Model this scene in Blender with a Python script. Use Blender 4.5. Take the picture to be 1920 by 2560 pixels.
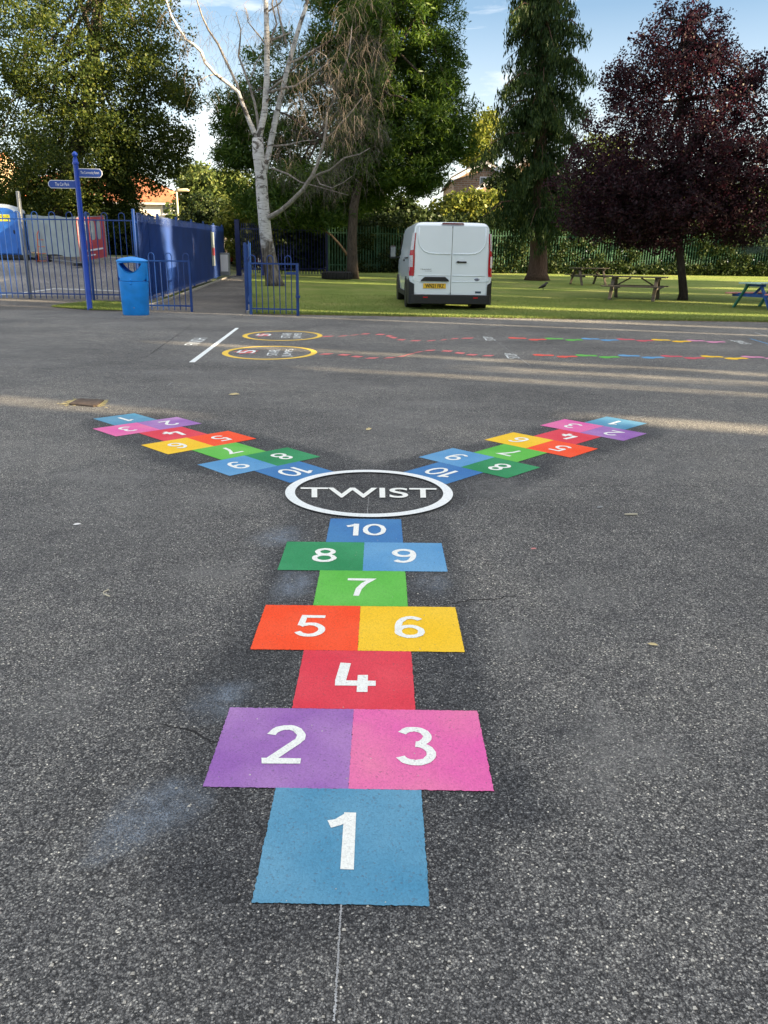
import bpy, math, random
import numpy as np
from mathutils import Vector, Matrix

for o in list(bpy.data.objects):
    bpy.data.objects.remove(o)
random.seed(7)
RNG = np.random.default_rng(7)
SC = bpy.context.scene
COL = SC.collection

# ------------------------------------------------------------------ camera
CH = 1.10
FPX = 1943.0                         # focal length in pixels of the 1920 x 2560 photograph
PITCH = math.radians(17.87)
ROLL = math.radians(0.905)
_r = Vector((1, 0, 0)); _f = Vector((0, math.cos(PITCH), -math.sin(PITCH))); _u = _r.cross(_f)
CR = _r * math.cos(ROLL) + _u * math.sin(ROLL)
CU = -_r * math.sin(ROLL) + _u * math.cos(ROLL)
CF = _f
cam = bpy.data.cameras.new('camera')
camo = bpy.data.objects.new('camera', cam); COL.objects.link(camo)
camo.matrix_world = Matrix(((CR.x, CU.x, -CF.x, 0), (CR.y, CU.y, -CF.y, 0), (CR.z, CU.z, -CF.z, CH), (0, 0, 0, 1)))
cam.sensor_fit = 'VERTICAL'; cam.sensor_height = 36; cam.lens = FPX / 2560 * 36
cam.clip_start = 0.05; cam.clip_end = 3000
SC.camera = camo

# ------------------------------------------------------------------ light
SUN_EL = math.radians(15.0)
SD2 = Vector((0.949, -0.316))        # towards the sun, on the ground
sun_dir = Vector((SD2.x * math.cos(SUN_EL), SD2.y * math.cos(SUN_EL), math.sin(SUN_EL)))
w = bpy.data.worlds.new('World'); SC.world = w; w.use_nodes = True
nt = w.node_tree; nt.nodes.clear()
out = nt.nodes.new('ShaderNodeOutputWorld'); bg = nt.nodes.new('ShaderNodeBackground')
sky = nt.nodes.new('ShaderNodeTexSky'); sky.sky_type = 'NISHITA'; sky.sun_disc = False
sky.sun_elevation = SUN_EL; sky.sun_rotation = math.atan2(SD2.x, SD2.y)
sky.air_density = 1.0; sky.dust_density = 0.6; sky.ozone_density = 1.6
tc = nt.nodes.new('ShaderNodeTexCoord')
mp = nt.nodes.new('ShaderNodeMapping'); mp.inputs['Scale'].default_value = (1.0, 1.3, 4.5)
mp.inputs['Rotation'].default_value = (0.06, 0.16, 0.3)
nz = nt.nodes.new('ShaderNodeTexNoise'); nz.inputs['Scale'].default_value = 3.1; nz.inputs['Detail'].default_value = 9
nz.inputs['Roughness'].default_value = 0.62; nz.inputs['Distortion'].default_value = 0.5
rp = nt.nodes.new('ShaderNodeValToRGB'); rp.color_ramp.elements[0].position = 0.50; rp.color_ramp.elements[1].position = 0.78
sep = nt.nodes.new('ShaderNodeSeparateXYZ')
# bright cloud added overhead, unseen, to lift ground light; only wisps ahead
ov = nt.nodes.new('ShaderNodeMapRange'); ov.inputs['From Min'].default_value = 0.45; ov.inputs['From Max'].default_value = 0.75
ov.inputs['To Min'].default_value = 0.0; ov.inputs['To Max'].default_value = 0.75
mx = nt.nodes.new('ShaderNodeMath'); mx.operation = 'MAXIMUM'
cm = nt.nodes.new('ShaderNodeMix'); cm.data_type = 'RGBA'
SKY_K = 0.06
cm.inputs['B'].default_value = (7.9, 7.5, 7.1, 1)
L = nt.links.new
hz = nt.nodes.new('ShaderNodeMapRange'); hz.inputs['From Min'].default_value = 0.26; hz.inputs['From Max'].default_value = 0.0
hz.inputs['To Min'].default_value = 0.0; hz.inputs['To Max'].default_value = 0.55
mx2 = nt.nodes.new('ShaderNodeMath'); mx2.operation = 'MAXIMUM'
L(tc.outputs['Generated'], mp.inputs['Vector']); L(mp.outputs['Vector'], nz.inputs['Vector'])
L(nz.outputs['Fac'], rp.inputs['Fac']); L(tc.outputs['Generated'], sep.inputs['Vector'])
L(sep.outputs['Z'], ov.inputs['Value']); L(rp.outputs['Color'], mx.inputs[0]); L(ov.outputs['Result'], mx.inputs[1])
L(sep.outputs['Z'], hz.inputs['Value']); L(hz.outputs['Result'], mx2.inputs[0]); L(mx.outputs[0], mx2.inputs[1]); L(mx2.outputs[0], cm.inputs['Factor']); L(sky.outputs['Color'], cm.inputs['A'])
L(cm.outputs['Result'], bg.inputs['Color']); bg.inputs['Strength'].default_value = SKY_K
L(bg.outputs['Background'], out.inputs['Surface'])
sl = bpy.data.lights.new('sun', 'SUN'); sl.energy = 6.4; sl.angle = math.radians(0.8); sl.color = (1.0, 0.78, 0.50)
so = bpy.data.objects.new('sun', sl); COL.objects.link(so)
so.rotation_euler = sun_dir.to_track_quat('Z', 'Y').to_euler(); so.location = (40, -15, 30)
SC.view_settings.view_transform = 'Standard'; SC.view_settings.look = 'None'
SC.view_settings.gamma = 1; SC.view_settings.use_curve_mapping = False
SC.view_settings.exposure = 2.05

# ------------------------------------------------------------------ terrain and measuring
def sst(a, b, v):
    t = min(1.0, max(0.0, (v - a) / (b - a))); return t * t * (3 - 2 * t)
def xfence(y): return -6.1 - 0.081 * (y - 20)          # line of the tall blue fence
def xpath(y): return -2.98 - 0.17 * (y - 17)           # right edge of the path
def T(x, y):
    z = 0.0216 * (math.log1p(math.exp(min(40, (min(y, 50) - 20.5) * 1.5))) / 1.5) if y > 15 else 0.0
    e = sst(22.3, 33.5, y) * 0.72 * sst(0.0, 2.6, xfence(y) - x)
    return z + e
def ray(px, py): return (CF * FPX + CR * (px - 960) - CU * (py - 1280))
def G(px, py):
    """point of the ground seen at a pixel of the photograph"""
    d = ray(px, py)
    a, b = 0.5, 0.5
    step = 0.25
    y = 0.5
    while y < 120:
        t = y / d.y; p = d * t
        if CH + p.z <= T(p.x, y): break
        y += step
    lo, hi = y - step, y
    for _ in range(30):
        m = (lo + hi) / 2; p = d * (m / d.y)
        if CH + p.z <= T(p.x, m): hi = m
        else: lo = m
    p = d * (hi / d.y)
    return Vector((p.x, hi, T(p.x, hi)))
def P(px, py, Y):
    d = ray(px, py); p = d * (Y / d.y)
    return Vector((p.x, Y, CH + p.z))
def M_PX(Y): return Y * 0.955 / FPX

# ------------------------------------------------------------------ helpers
def tag(o, label=None, cat=None, group=None, kind=None):
    if label: o['label'] = label
    if cat: o['category'] = cat
    if group: o['group'] = group
    if kind: o['kind'] = kind
    return o
def empty(name, loc=(0, 0, 0), rz=0, label=None, cat=None, group=None):
    o = bpy.data.objects.new(name, None); COL.objects.link(o)
    o.location = loc; o.rotation_euler = (0, 0, rz); o.empty_display_size = 0.2
    return tag(o, label, cat, group)
def mesh_obj(name, V, F, m, parent=None, smooth=False):
    me = bpy.data.meshes.new(name); me.from_pydata([tuple(v) for v in V], [], F); me.validate()
    me.materials.append(m)
    if smooth: me.shade_smooth()
    o = bpy.data.objects.new(name, me); COL.objects.link(o)
    if parent: o.parent = parent
    return o
class MB:
    def __init__(s): s.V = []; s.F = []
    def add(s, V, F):
        n = len(s.V); s.V += [Vector(v) for v in V]; s.F += [tuple(i + n for i in f) for f in F]; return s
    def box(s, c, d, rz=0, bevel=0.0, M=None):
        x, y, z = [v / 2 for v in d]; b = min(bevel, x * .9, y * .9, z * .9)
        if b > 0:
            V = []
            for sx in (-1, 1):
                for sy in (-1, 1):
                    for sz in (-1, 1):
                        V += [(sx * x, sy * (y - b), sz * (z - b)), (sx * (x - b), sy * y, sz * (z - b)), (sx * (x - b), sy * (y - b), sz * z)]
            idx = lambda a, bb, cc, k: ((a * 2 + bb) * 2 + cc) * 3 + k
            F = []
            for a in (0, 1):
                F.append([idx(a, 0, 0, 0), idx(a, 1, 0, 0), idx(a, 1, 1, 0), idx(a, 0, 1, 0)])
                F.append([idx(0, a, 0, 1), idx(1, a, 0, 1), idx(1, a, 1, 1), idx(0, a, 1, 1)])
                F.append([idx(0, 0, a, 2), idx(1, 0, a, 2), idx(1, 1, a, 2), idx(0, 1, a, 2)])
                for c2 in (0, 1):
                    F.append([idx(a, c2, 0, 0), idx(a, c2, 0, 1), idx(a, c2, 1, 1), idx(a, c2, 1, 0)])
                    F.append([idx(a, 0, c2, 0), idx(a, 0, c2, 2), idx(a, 1, c2, 2), idx(a, 1, c2, 0)])
                    F.append([idx(0, a, c2, 1), idx(0, a, c2, 2), idx(1, a, c2, 2), idx(1, a, c2, 1)])
                    for d2 in (0, 1): F.append([idx(a, c2, d2, 0), idx(a, c2, d2, 1), idx(a, c2, d2, 2)])
        else:
            V = [(sx * x, sy * y, sz * z) for sx in (-1, 1) for sy in (-1, 1) for sz in (-1, 1)]
            F = [(0, 1, 3, 2), (4, 6, 7, 5), (0, 4, 5, 1), (2, 3, 7, 6), (0, 2, 6, 4), (1, 5, 7, 3)]
        R = M if M is not None else Matrix.Rotation(rz, 3, 'Z')
        return s.add([R @ Vector(v) + Vector(c) for v in V], F)
    def bar(s, a, b, wd, th, up=(0, 0, 1), bevel=0.0):
        a = Vector(a); b = Vector(b); z = (b - a); l = z.length; z.normalize()
        x = Vector(up).cross(z)
        if x.length < 1e-4: x = Vector((1, 0, 0)).cross(z)
        x.normalize(); y = z.cross(x)
        M = Matrix((x, y, z)).transposed()
        return s.box((a + b) / 2, (wd, th, l), M=M, bevel=bevel)
    def tube(s, pts, rad, n=8, cap=True):
        pts = [Vector(p) for p in pts]
        if not isinstance(rad, (list, tuple)): rad = [rad] * len(pts)
        V = []; F = []; prev = None
        for i, p in enumerate(pts):
            t = (pts[min(i + 1, len(pts) - 1)] - pts[max(i - 1, 0)]).normalized()
            if prev is None:
                x = t.cross(Vector((0.13, 0.31, 1)) if abs(t.z) < .95 else Vector((1, 0, 0))).normalized()
            else:
                x = (prev - t * prev.dot(t)).normalized()
            prev = x; y = t.cross(x)
            for k in range(n):
                a = 2 * math.pi * k / n; V.append(p + (x * math.cos(a) + y * math.sin(a)) * rad[i])
        for i in range(len(pts) - 1):
            for k in range(n):
                k2 = (k + 1) % n; F.append((i * n + k, i * n + k2, (i + 1) * n + k2, (i + 1) * n + k))
        if cap:
            F.append(tuple(range(n - 1, -1, -1))); F.append(tuple((len(pts) - 1) * n + k for k in range(n)))
        return s.add(V, F)
    def lathe(s, c, prof, n=16, M=None, sx=1, sy=1):
        V = []; F = []; c = Vector(c)
        for r, z in prof:
            for k in range(n):
                a = 2 * math.pi * k / n; v = Vector((r * math.cos(a) * sx, r * math.sin(a) * sy, z))
                V.append((M @ v if M is not None else v) + c)
        m = len(prof)
        for i in range(m - 1):
            for k in range(n):
                k2 = (k + 1) % n; F.append((i * n + k, i * n + k2, (i + 1) * n + k2, (i + 1) * n + k))
        F.append(tuple(range(n - 1, -1, -1))); F.append(tuple((m - 1) * n + k for k in range(n)))
        return s.add(V, F)
    def prism(s, poly, a, b):
        """poly: list of 3D points (planar), extruded by vector from a*dir to b*dir given as two vectors"""
        n = len(poly); V = [Vector(p) + Vector(a) for p in poly] + [Vector(p) + Vector(b) for p in poly]
        F = [tuple(range(n - 1, -1, -1)), tuple(range(n, 2 * n))] + [(i, (i + 1) % n, n + (i + 1) % n, n + i) for i in range(n)]
        return s.add(V, F)
    def build(s, name, m, parent=None, smooth=False, origin=None):
        if smooth == 'auto':
            o = mesh_obj(name, s.V, s.F, m, parent, True)
            try: o.data.set_sharp_from_angle(angle=math.radians(35))
            except Exception: pass
            return o
        return mesh_obj(name, s.V, s.F, m, parent, smooth)

_tx = {}
def text2d(s):
    """flat outline of a word, scaled to height 1, starting at x = 0"""
    if s in _tx: return _tx[s]
    cu = bpy.data.curves.new('t', 'FONT'); cu.body = s; cu.resolution_u = 6; cu.fill_mode = 'FRONT'
    cu.offset = 0.012 if s == 'TWIST' else 0.0
    ob = bpy.data.objects.new('t', cu); COL.objects.link(ob)
    dg = bpy.context.evaluated_depsgraph_get(); dg.update()
    me = bpy.data.meshes.new_from_object(ob.evaluated_get(dg))
    V = np.array([v.co[:2] for v in me.vertices]); F = [tuple(p.vertices) for p in me.polygons]
    bpy.data.objects.remove(ob); bpy.data.curves.remove(cu); bpy.data.meshes.remove(me)
    V[:, 0] -= V[:, 0].min(); V[:, 1] -= V[:, 1].min(); hh = V[:, 1].max(); V /= hh
    _tx[s] = (V, F, V[:, 0].max()); return _tx[s]
def text_obj(s, name, m, parent, fn):
    V, F, wd = text2d(s)
    return mesh_obj(name, [fn(x / wd, y) for x, y in V], F, m, parent)
def _stroke(pts, t, closed=False, z=0.0):
    pts = [Vector((a, b)) for a, b in pts]; n = len(pts); V = []; F = []
    for i in range(n):
        a = pts[i - 1] if (i or closed) else None; c = pts[(i + 1) % n] if (i < n - 1 or closed) else None; p = pts[i]
        d1 = (p - a).normalized() if a is not None else None; d2 = (c - p).normalized() if c is not None else None
        d1 = d1 or d2; d2 = d2 or d1; tt = d1 + d2
        tt = tt.normalized() if tt.length > 1e-5 else d1; nv = Vector((-tt.y, tt.x)); k = t / 2 / max(.45, nv.dot(Vector((-d1.y, d1.x))))
        V += [(*(p - nv * k), z), (*(p + nv * k), z)]
    m = n if closed else n - 1
    for i in range(m): j = (i + 1) % n; F.append((2 * i, 2 * j, 2 * j + 1, 2 * i + 1))
    return V, F
def _arc(cx, cy, rx, ry, a0, a1, n=18): return [(cx + rx * math.cos(math.radians(a0 + (a1 - a0) * i / n)), cy + ry * math.sin(math.radians(a0 + (a1 - a0) * i / n))) for i in range(n + 1)]
_six = [(_arc(.30, .30, .215, .225, 0, 360, 32)[:-1], True), (_arc(.335, .50, .25, .425, 48, 178, 16) + [(.083, .40), (.085, .30)], False)]
STROKES = {'0': [(_arc(.31, .5, .235, .425, 0, 360, 36)[:-1], True)], '1': [([(.34, 0), (.34, 1)], False), ([(.10, .77), (.20, .81), (.34, .93)], False)],
    '2': [(_arc(.31, .69, .215, .235, 172, -38) + [(.14, .08)], False), ([(.05, .075), (.58, .075)], False)],
    '3': [(_arc(.28, .73, .19, .195, 155, -80) , False), (_arc(.28, .30, .225, .225, 88, -158), False)],
    '4': [([(.16, 1), (.10, .38), (.10, .29), (.68, .29)], False), ([(.46, .56), (.46, 0)], False)],
    '5': [([(.55, .925), (.15, .925), (.12, .50)], False), (_arc(.29, .325, .23, .25, 140, -155, 22), False)],
    '6': _six, '7': [([(.04, .925), (.55, .925), (.40, .68), (.29, .38), (.25, 0)], False)],
    '8': [(_arc(.30, .735, .18, .19, 0, 360, 30)[:-1], True), (_arc(.30, .295, .22, .22, 0, 360, 32)[:-1], True)],
    '9': [([(.60 - x, 1 - y) for x, y in p], c) for p, c in _six]}
def digit(txt, t=.128):
    V = []; F = []; x0 = 0; q = 0
    for ch in txt:
        for pts, cl in STROKES[ch]:
            v, f = _stroke(pts, t * (1.35 if ch == '4' else 1.12 if ch == '1' else 1), cl, q * .0003); q += 1; n = len(V); V += [(x + x0, y, z) for x, y, z in v]; F += [tuple(i + n for i in g) for g in f]
        x0 += .50 if ch == '1' else .70
    xs = [v[0] for v in V]; mn = min(xs); w_ = max(xs) - mn
    return [(x - mn, y, z) for x, y, z in V], F, w_
def text_at(s, name, m, parent, org, U, W, width, height):
    org = Vector(org); U = Vector(U).normalized(); W = Vector(W).normalized()
    return text_obj(s, name, m, parent, lambda a, b: org + U * (a - .5) * width + W * (b - .5) * height)

# ------------------------------------------------------------------ materials
def N(nt, t, **kw):
    n = nt.nodes.new(t)
    for k, v in kw.items():
        if k in n.inputs: n.inputs[k].default_value = v
        else: setattr(n, k, v)
    return n
def new_mat(name):
    m = bpy.data.materials.new(name); m.use_nodes = True
    nt = m.node_tree; b = nt.nodes['Principled BSDF']; return m, nt, b
def ramp(nt, stops):
    r = nt.nodes.new('ShaderNodeValToRGB'); e = r.color_ramp.elements
    while len(e) > 1: e.remove(e[-1])
    e[0].position = stops[0][0]; e[0].color = (*stops[0][1], 1)
    for p, c in stops[1:]:
        q = e.new(p); q.color = (*c, 1)
    return r
def simple(name, col, rough=0.6, var=0.12, scale=6, bump=0.0, bscale=60, metal=0.0, spec=0.5, coat=0):
    m, nt, b = new_mat(name)
    t = N(nt, 'ShaderNodeTexCoord'); n = N(nt, 'ShaderNodeTexNoise', Scale=scale, Detail=6)
    nt.links.new(t.outputs['Object'], n.inputs['Vector'])
    d = tuple(max(0, c * (1 - var)) for c in col); l = tuple(min(1, c * (1 + var)) for c in col)
    r = ramp(nt, [(0.3, d), (0.7, l)]); nt.links.new(n.outputs['Fac'], r.inputs['Fac'])
    nt.links.new(r.outputs['Color'], b.inputs['Base Color'])
    b.inputs['Roughness'].default_value = rough; b.inputs['Metallic'].default_value = metal
    b.inputs['Specular IOR Level'].default_value = spec
    if coat: b.inputs['Coat Weight'].default_value = coat; b.inputs['Coat Roughness'].default_value = 0.08
    if bump:
        n2 = N(nt, 'ShaderNodeTexNoise', Scale=bscale, Detail=4); bp = N(nt, 'ShaderNodeBump', Strength=bump, Distance=0.01)
        nt.links.new(t.outputs['Object'], n2.inputs['Vector'])
        nt.links.new(n2.outputs['Fac'], bp.inputs['Height']); nt.links.new(bp.outputs['Normal'], b.inputs['Normal'])
    return m
def grit_nodes(nt, t):
    """stone grain shared by the tarmac and the paint lying on it: angular chips of mixed size"""
    nd = N(nt, 'ShaderNodeTexNoise', Scale=140.0, Detail=2); nt.links.new(t.outputs['Object'], nd.inputs['Vector'])
    ms = N(nt, 'ShaderNodeMapping'); ms.inputs['Location'].default_value = (-.5, -.5, -.5); nt.links.new(nd.outputs['Color'], ms.inputs['Vector'])
    sc = N(nt, 'ShaderNodeVectorMath', operation='SCALE'); sc.inputs['Scale'].default_value = .006; nt.links.new(ms.outputs['Vector'], sc.inputs[0])
    ad = N(nt, 'ShaderNodeVectorMath', operation='ADD'); nt.links.new(t.outputs['Object'], ad.inputs[0]); nt.links.new(sc.outputs['Vector'], ad.inputs[1])
    v1 = N(nt, 'ShaderNodeTexVoronoi', Scale=250.0, Randomness=1.0); v2 = N(nt, 'ShaderNodeTexVoronoi', Scale=560.0, Randomness=1.0)
    nt.links.new(ad.outputs['Vector'], v1.inputs['Vector']); nt.links.new(ad.outputs['Vector'], v2.inputs['Vector'])
    return v1, v2
def mat_tarmac(name, tint=(1, 1, 1), stain=False, bright=1.0, coarse=1.0):
    m, nt, b = new_mat(name); lk = nt.links.new
    t = N(nt, 'ShaderNodeTexCoord'); v1, v2 = grit_nodes(nt, t)
    sx = N(nt, 'ShaderNodeSeparateColor'); lk(v1.outputs['Color'], sx.inputs['Color'])
    k = bright
    r = ramp(nt, [(0.0, (.028 * k, .029 * k, .030 * k)), (0.25, (.055 * k, .056 * k, .057 * k)), (0.6, (.105 * k, .106 * k, .105 * k)), (0.85, (.165 * k, .165 * k, .160 * k)), (0.97, (.25 * k, .25 * k, .235 * k)), (0.988, (.40 * k, .39 * k, .35 * k)), (1.0, (.55 * k, .53 * k, .47 * k))])
    lk(sx.outputs['Red'], r.inputs['Fac'])
    # dark binder between stones
    rd = ramp(nt, [(0.25, (1.15, 1.15, 1.14)), (0.7, (.42, .42, .43))]); mr = N(nt, 'ShaderNodeMath', operation='MULTIPLY'); mr.inputs[1].default_value = 1.0
    lk(v1.outputs['Distance'], mr.inputs[0]); lk(mr.outputs[0], rd.inputs['Fac'])
    mu = N(nt, 'ShaderNodeMix', data_type='RGBA', blend_type='MULTIPLY'); mu.inputs['Factor'].default_value = 1
    lk(r.outputs['Color'], mu.inputs['A']); lk(rd.outputs['Color'], mu.inputs['B'])
    s2 = N(nt, 'ShaderNodeSeparateColor'); lk(v2.outputs['Color'], s2.inputs['Color']); r2_ = ramp(nt, [(0.0, (.55, .55, .56)), (0.5, (1, 1, 1)), (1.0, (1.5, 1.49, 1.45))]); lk(s2.outputs['Green'], r2_.inputs['Fac'])
    mf = N(nt, 'ShaderNodeMix', data_type='RGBA', blend_type='MULTIPLY'); mf.inputs['Factor'].default_value = 1; lk(mu.outputs['Result'], mf.inputs['A']); lk(r2_.outputs['Color'], mf.inputs['B']); mu = mf
    n1 = N(nt, 'ShaderNodeTexNoise', Scale=0.55, Detail=7, Roughness=0.62); lk(t.outputs['Object'], n1.inputs['Vector'])
    rn = ramp(nt, [(0.30, (.66 * tint[0], .66 * tint[1], .67 * tint[2])), (0.5, (1.0 * tint[0], 1.0 * tint[1], 1.0 * tint[2])), (0.75, (1.5 * tint[0], 1.46 * tint[1], 1.38 * tint[2]))])
    lk(n1.outputs['Fac'], rn.inputs['Fac'])
    m2 = N(nt, 'ShaderNodeMix', data_type='RGBA', blend_type='MULTIPLY'); m2.inputs['Factor'].default_value = 1
    lk(mu.outputs['Result'], m2.inputs['A']); lk(rn.outputs['Color'], m2.inputs['B'])
    n3 = N(nt, 'ShaderNodeTexNoise', Scale=7, Detail=8, Roughness=0.7); lk(t.outputs['Object'], n3.inputs['Vector'])
    r3 = ramp(nt, [(0.3, (.8, .8, .82)), (0.7, (1.22, 1.21, 1.18))]); lk(n3.outputs['Fac'], r3.inputs['Fac'])
    m3 = N(nt, 'ShaderNodeMix', data_type='RGBA', blend_type='MULTIPLY'); m3.inputs['Factor'].default_value = 1
    lk(m2.outputs['Result'], m3.inputs['A']); lk(r3.outputs['Color'], m3.inputs['B'])
    last = m3.outputs['Result']
    if stain:
        at = N(nt, 'ShaderNodeAttribute', attribute_name='stain')
        ss = N(nt, 'ShaderNodeSeparateColor'); lk(at.outputs['Color'], ss.inputs['Color'])
        # red: washed dark, green: pale dust caught between the stones, blue: bluish overspray
        dk = N(nt, 'ShaderNodeMix', data_type='RGBA', blend_type='MULTIPLY'); dk.inputs['B'].default_value = (.50, .52, .56, 1)
        nf = N(nt, 'ShaderNodeTexNoise', Scale=16, Detail=7, Roughness=.75); lk(t.outputs['Object'], nf.inputs['Vector'])
        rf_ = ramp(nt, [(0.36, (.15, .15, .15)), (0.62, (1, 1, 1))]); lk(nf.outputs['Fac'], rf_.inputs['Fac'])
        lk(ss.outputs['Red'], dk.inputs['Factor']); lk(last, dk.inputs['A'])
        gm = N(nt, 'ShaderNodeMath', operation='MULTIPLY'); rr = ramp(nt, [(0.2, (.12, .12, .12)), (0.75, (1, 1, 1))])
        lk(s2.outputs['Blue'], rr.inputs['Fac']); rk = N(nt, 'ShaderNodeMath', operation='MULTIPLY'); lk(rr.outputs['Color'], rk.inputs[0]); lk(rf_.outputs['Color'], rk.inputs[1]); lk(rk.outputs[0], gm.inputs[0]); lk(ss.outputs['Green'], gm.inputs[1])
        pl = N(nt, 'ShaderNodeMix', data_type='RGBA'); pl.inputs['B'].default_value = (.27, .27, .26, 1)
        lk(gm.outputs[0], pl.inputs['Factor']); lk(dk.outputs['Result'], pl.inputs['A'])
        bm = N(nt, 'ShaderNodeMath', operation='MULTIPLY'); lk(rk.outputs[0], bm.inputs[0]); lk(ss.outputs['Blue'], bm.inputs[1])
        bl = N(nt, 'ShaderNodeMix', data_type='RGBA'); bl.inputs['B'].default_value = (.30, .37, .46, 1)
        lk(bm.outputs[0], bl.inputs['Factor']); lk(pl.outputs['Result'], bl.inputs['A']); last = bl.outputs['Result']
    lk(last, b.inputs['Base Color']); b.inputs['Roughness'].default_value = 0.82; b.inputs['Specular IOR Level'].default_value = 0.35
    inv = N(nt, 'ShaderNodeMath', operation='MULTIPLY'); inv.inputs[1].default_value = -1; lk(v1.outputs['Distance'], inv.inputs[0])
    bp = N(nt, 'ShaderNodeBump', Strength=1.0, Distance=0.005); lk(inv.outputs[0], bp.inputs['Height'])
    lk(bp.outputs['Normal'], b.inputs['Normal'])
    return m
def mat_paint(name, col, col2=None, wear=0.04):
    m, nt, b = new_mat(name); lk = nt.links.new
    t = N(nt, 'ShaderNodeTexCoord'); v1, v2 = grit_nodes(nt, t)
    col2 = col2 or tuple(min(1, c * 1.12 + .015) for c in col)
    n1 = N(nt, 'ShaderNodeTexNoise', Scale=3.5, Detail=3); lk(t.outputs['Object'], n1.inputs['Vector'])
    r = ramp(nt, [(0.35, col), (0.65, col2)]); lk(n1.outputs['Fac'], r.inputs['Fac'])
    sx = N(nt, 'ShaderNodeSeparateColor'); lk(v1.outputs['Color'], sx.inputs['Color'])
    rg = ramp(nt, [(0.0, (.90, .90, .90)), (0.5, (.99, .99, .99)), (1, (1.06, 1.06, 1.06))]); lk(sx.outputs['Green'], rg.inputs['Fac'])
    mu = N(nt, 'ShaderNodeMix', data_type='RGBA', blend_type='MULTIPLY'); mu.inputs['Factor'].default_value = 1
    lk(r.outputs['Color'], mu.inputs['A']); lk(rg.outputs['Color'], mu.inputs['B'])
    rd = ramp(nt, [(0.65, (1, 1, 1)), (1.0, (.75, .75, .77))]); lk(v1.outputs['Distance'], rd.inputs['Fac'])
    mv = N(nt, 'ShaderNodeMix', data_type='RGBA', blend_type='MULTIPLY'); mv.inputs['Factor'].default_value = 1
    lk(mu.outputs['Result'], mv.inputs['A']); lk(rd.outputs['Color'], mv.inputs['B'])
    # grime patches and small gaps where the tarmac shows
    n2 = N(nt, 'ShaderNodeTexNoise', Scale=9, Detail=9, Roughness=0.75); lk(t.outputs['Object'], n2.inputs['Vector'])
    rw = ramp(nt, [(0.60, (0, 0, 0)), (0.75, (1, 1, 1))]); lk(n2.outputs['Fac'], rw.inputs['Fac'])
    wm = N(nt, 'ShaderNodeMath', operation='MULTIPLY'); wm.inputs[1].default_value = wear * 6; lk(rw.outputs['Color'], wm.inputs[0])
    mw = N(nt, 'ShaderNodeMix', data_type='RGBA'); mw.inputs['B'].default_value = (.16, .16, .13, 1)
    lk(wm.outputs[0], mw.inputs['Factor']); lk(mv.outputs['Result'], mw.inputs['A'])
    gt = N(nt, 'ShaderNodeMath', operation='GREATER_THAN'); gt.inputs[1].default_value = 1 - wear * .6; lk(sx.outputs['Blue'], gt.inputs[0])
    gk = N(nt, 'ShaderNodeMath', operation='MULTIPLY'); gk.inputs[1].default_value = 0.35; lk(gt.outputs[0], gk.inputs[0])
    mg = N(nt, 'ShaderNodeMix', data_type='RGBA'); mg.inputs['B'].default_value = (.10, .10, .11, 1)
    lk(gk.outputs[0], mg.inputs['Factor']); lk(mw.outputs['Result'], mg.inputs['A'])
    lk(mg.outputs['Result'], b.inputs['Base Color']); b.inputs['Roughness'].default_value = 0.7; b.inputs['Specular IOR Level'].default_value = 0.18
    inv = N(nt, 'ShaderNodeMath', operation='MULTIPLY'); inv.inputs[1].default_value = -1; lk(v1.outputs['Distance'], inv.inputs[0])
    bp = N(nt, 'ShaderNodeBump', Strength=0.6, Distance=0.0022); lk(inv.outputs[0], bp.inputs['Height']); lk(bp.outputs['Normal'], b.inputs['Normal'])
    return m
def mat_leaf(name, c1, c2, c3=None, trans=0.35, tcol=None):
    m, nt, b = new_mat(name); lk = nt.links.new; nt.nodes.remove(b)
    g = N(nt, 'ShaderNodeNewGeometry'); c3 = c3 or c2
    r = ramp(nt, [(0.0, c1), (0.55, c2), (1.0, c3)]); lk(g.outputs['Random Per Island'], r.inputs['Fac'])
    d = N(nt, 'ShaderNodeBsdfDiffuse'); tr = N(nt, 'ShaderNodeBsdfTranslucent'); mxs = N(nt, 'ShaderNodeMixShader'); mxs.inputs[0].default_value = trans
    gl = N(nt, 'ShaderNodeBsdfGlossy', Roughness=0.45); gl.inputs['Color'].default_value = (.6, .65, .6, 1); m2 = N(nt, 'ShaderNodeMixShader'); m2.inputs[0].default_value = 0.02
    lk(r.outputs['Color'], d.inputs['Color'])
    if tcol:
        mm = N(nt, 'ShaderNodeMix', data_type='RGBA', blend_type='MULTIPLY'); mm.inputs['Factor'].default_value = 1; mm.inputs['B'].default_value = (*tcol, 1)
        lk(r.outputs['Color'], mm.inputs['A']); lk(mm.outputs['Result'], tr.inputs['Color'])
    else: lk(r.outputs['Color'], tr.inputs['Color'])
    lk(d.outputs[0], mxs.inputs[1]); lk(tr.outputs[0], mxs.inputs[2]); lk(mxs.outputs[0], m2.inputs[1]); lk(gl.outputs[0], m2.inputs[2])
    lk(m2.outputs[0], nt.nodes['Material Output'].inputs['Surface'])
    return m
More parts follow.
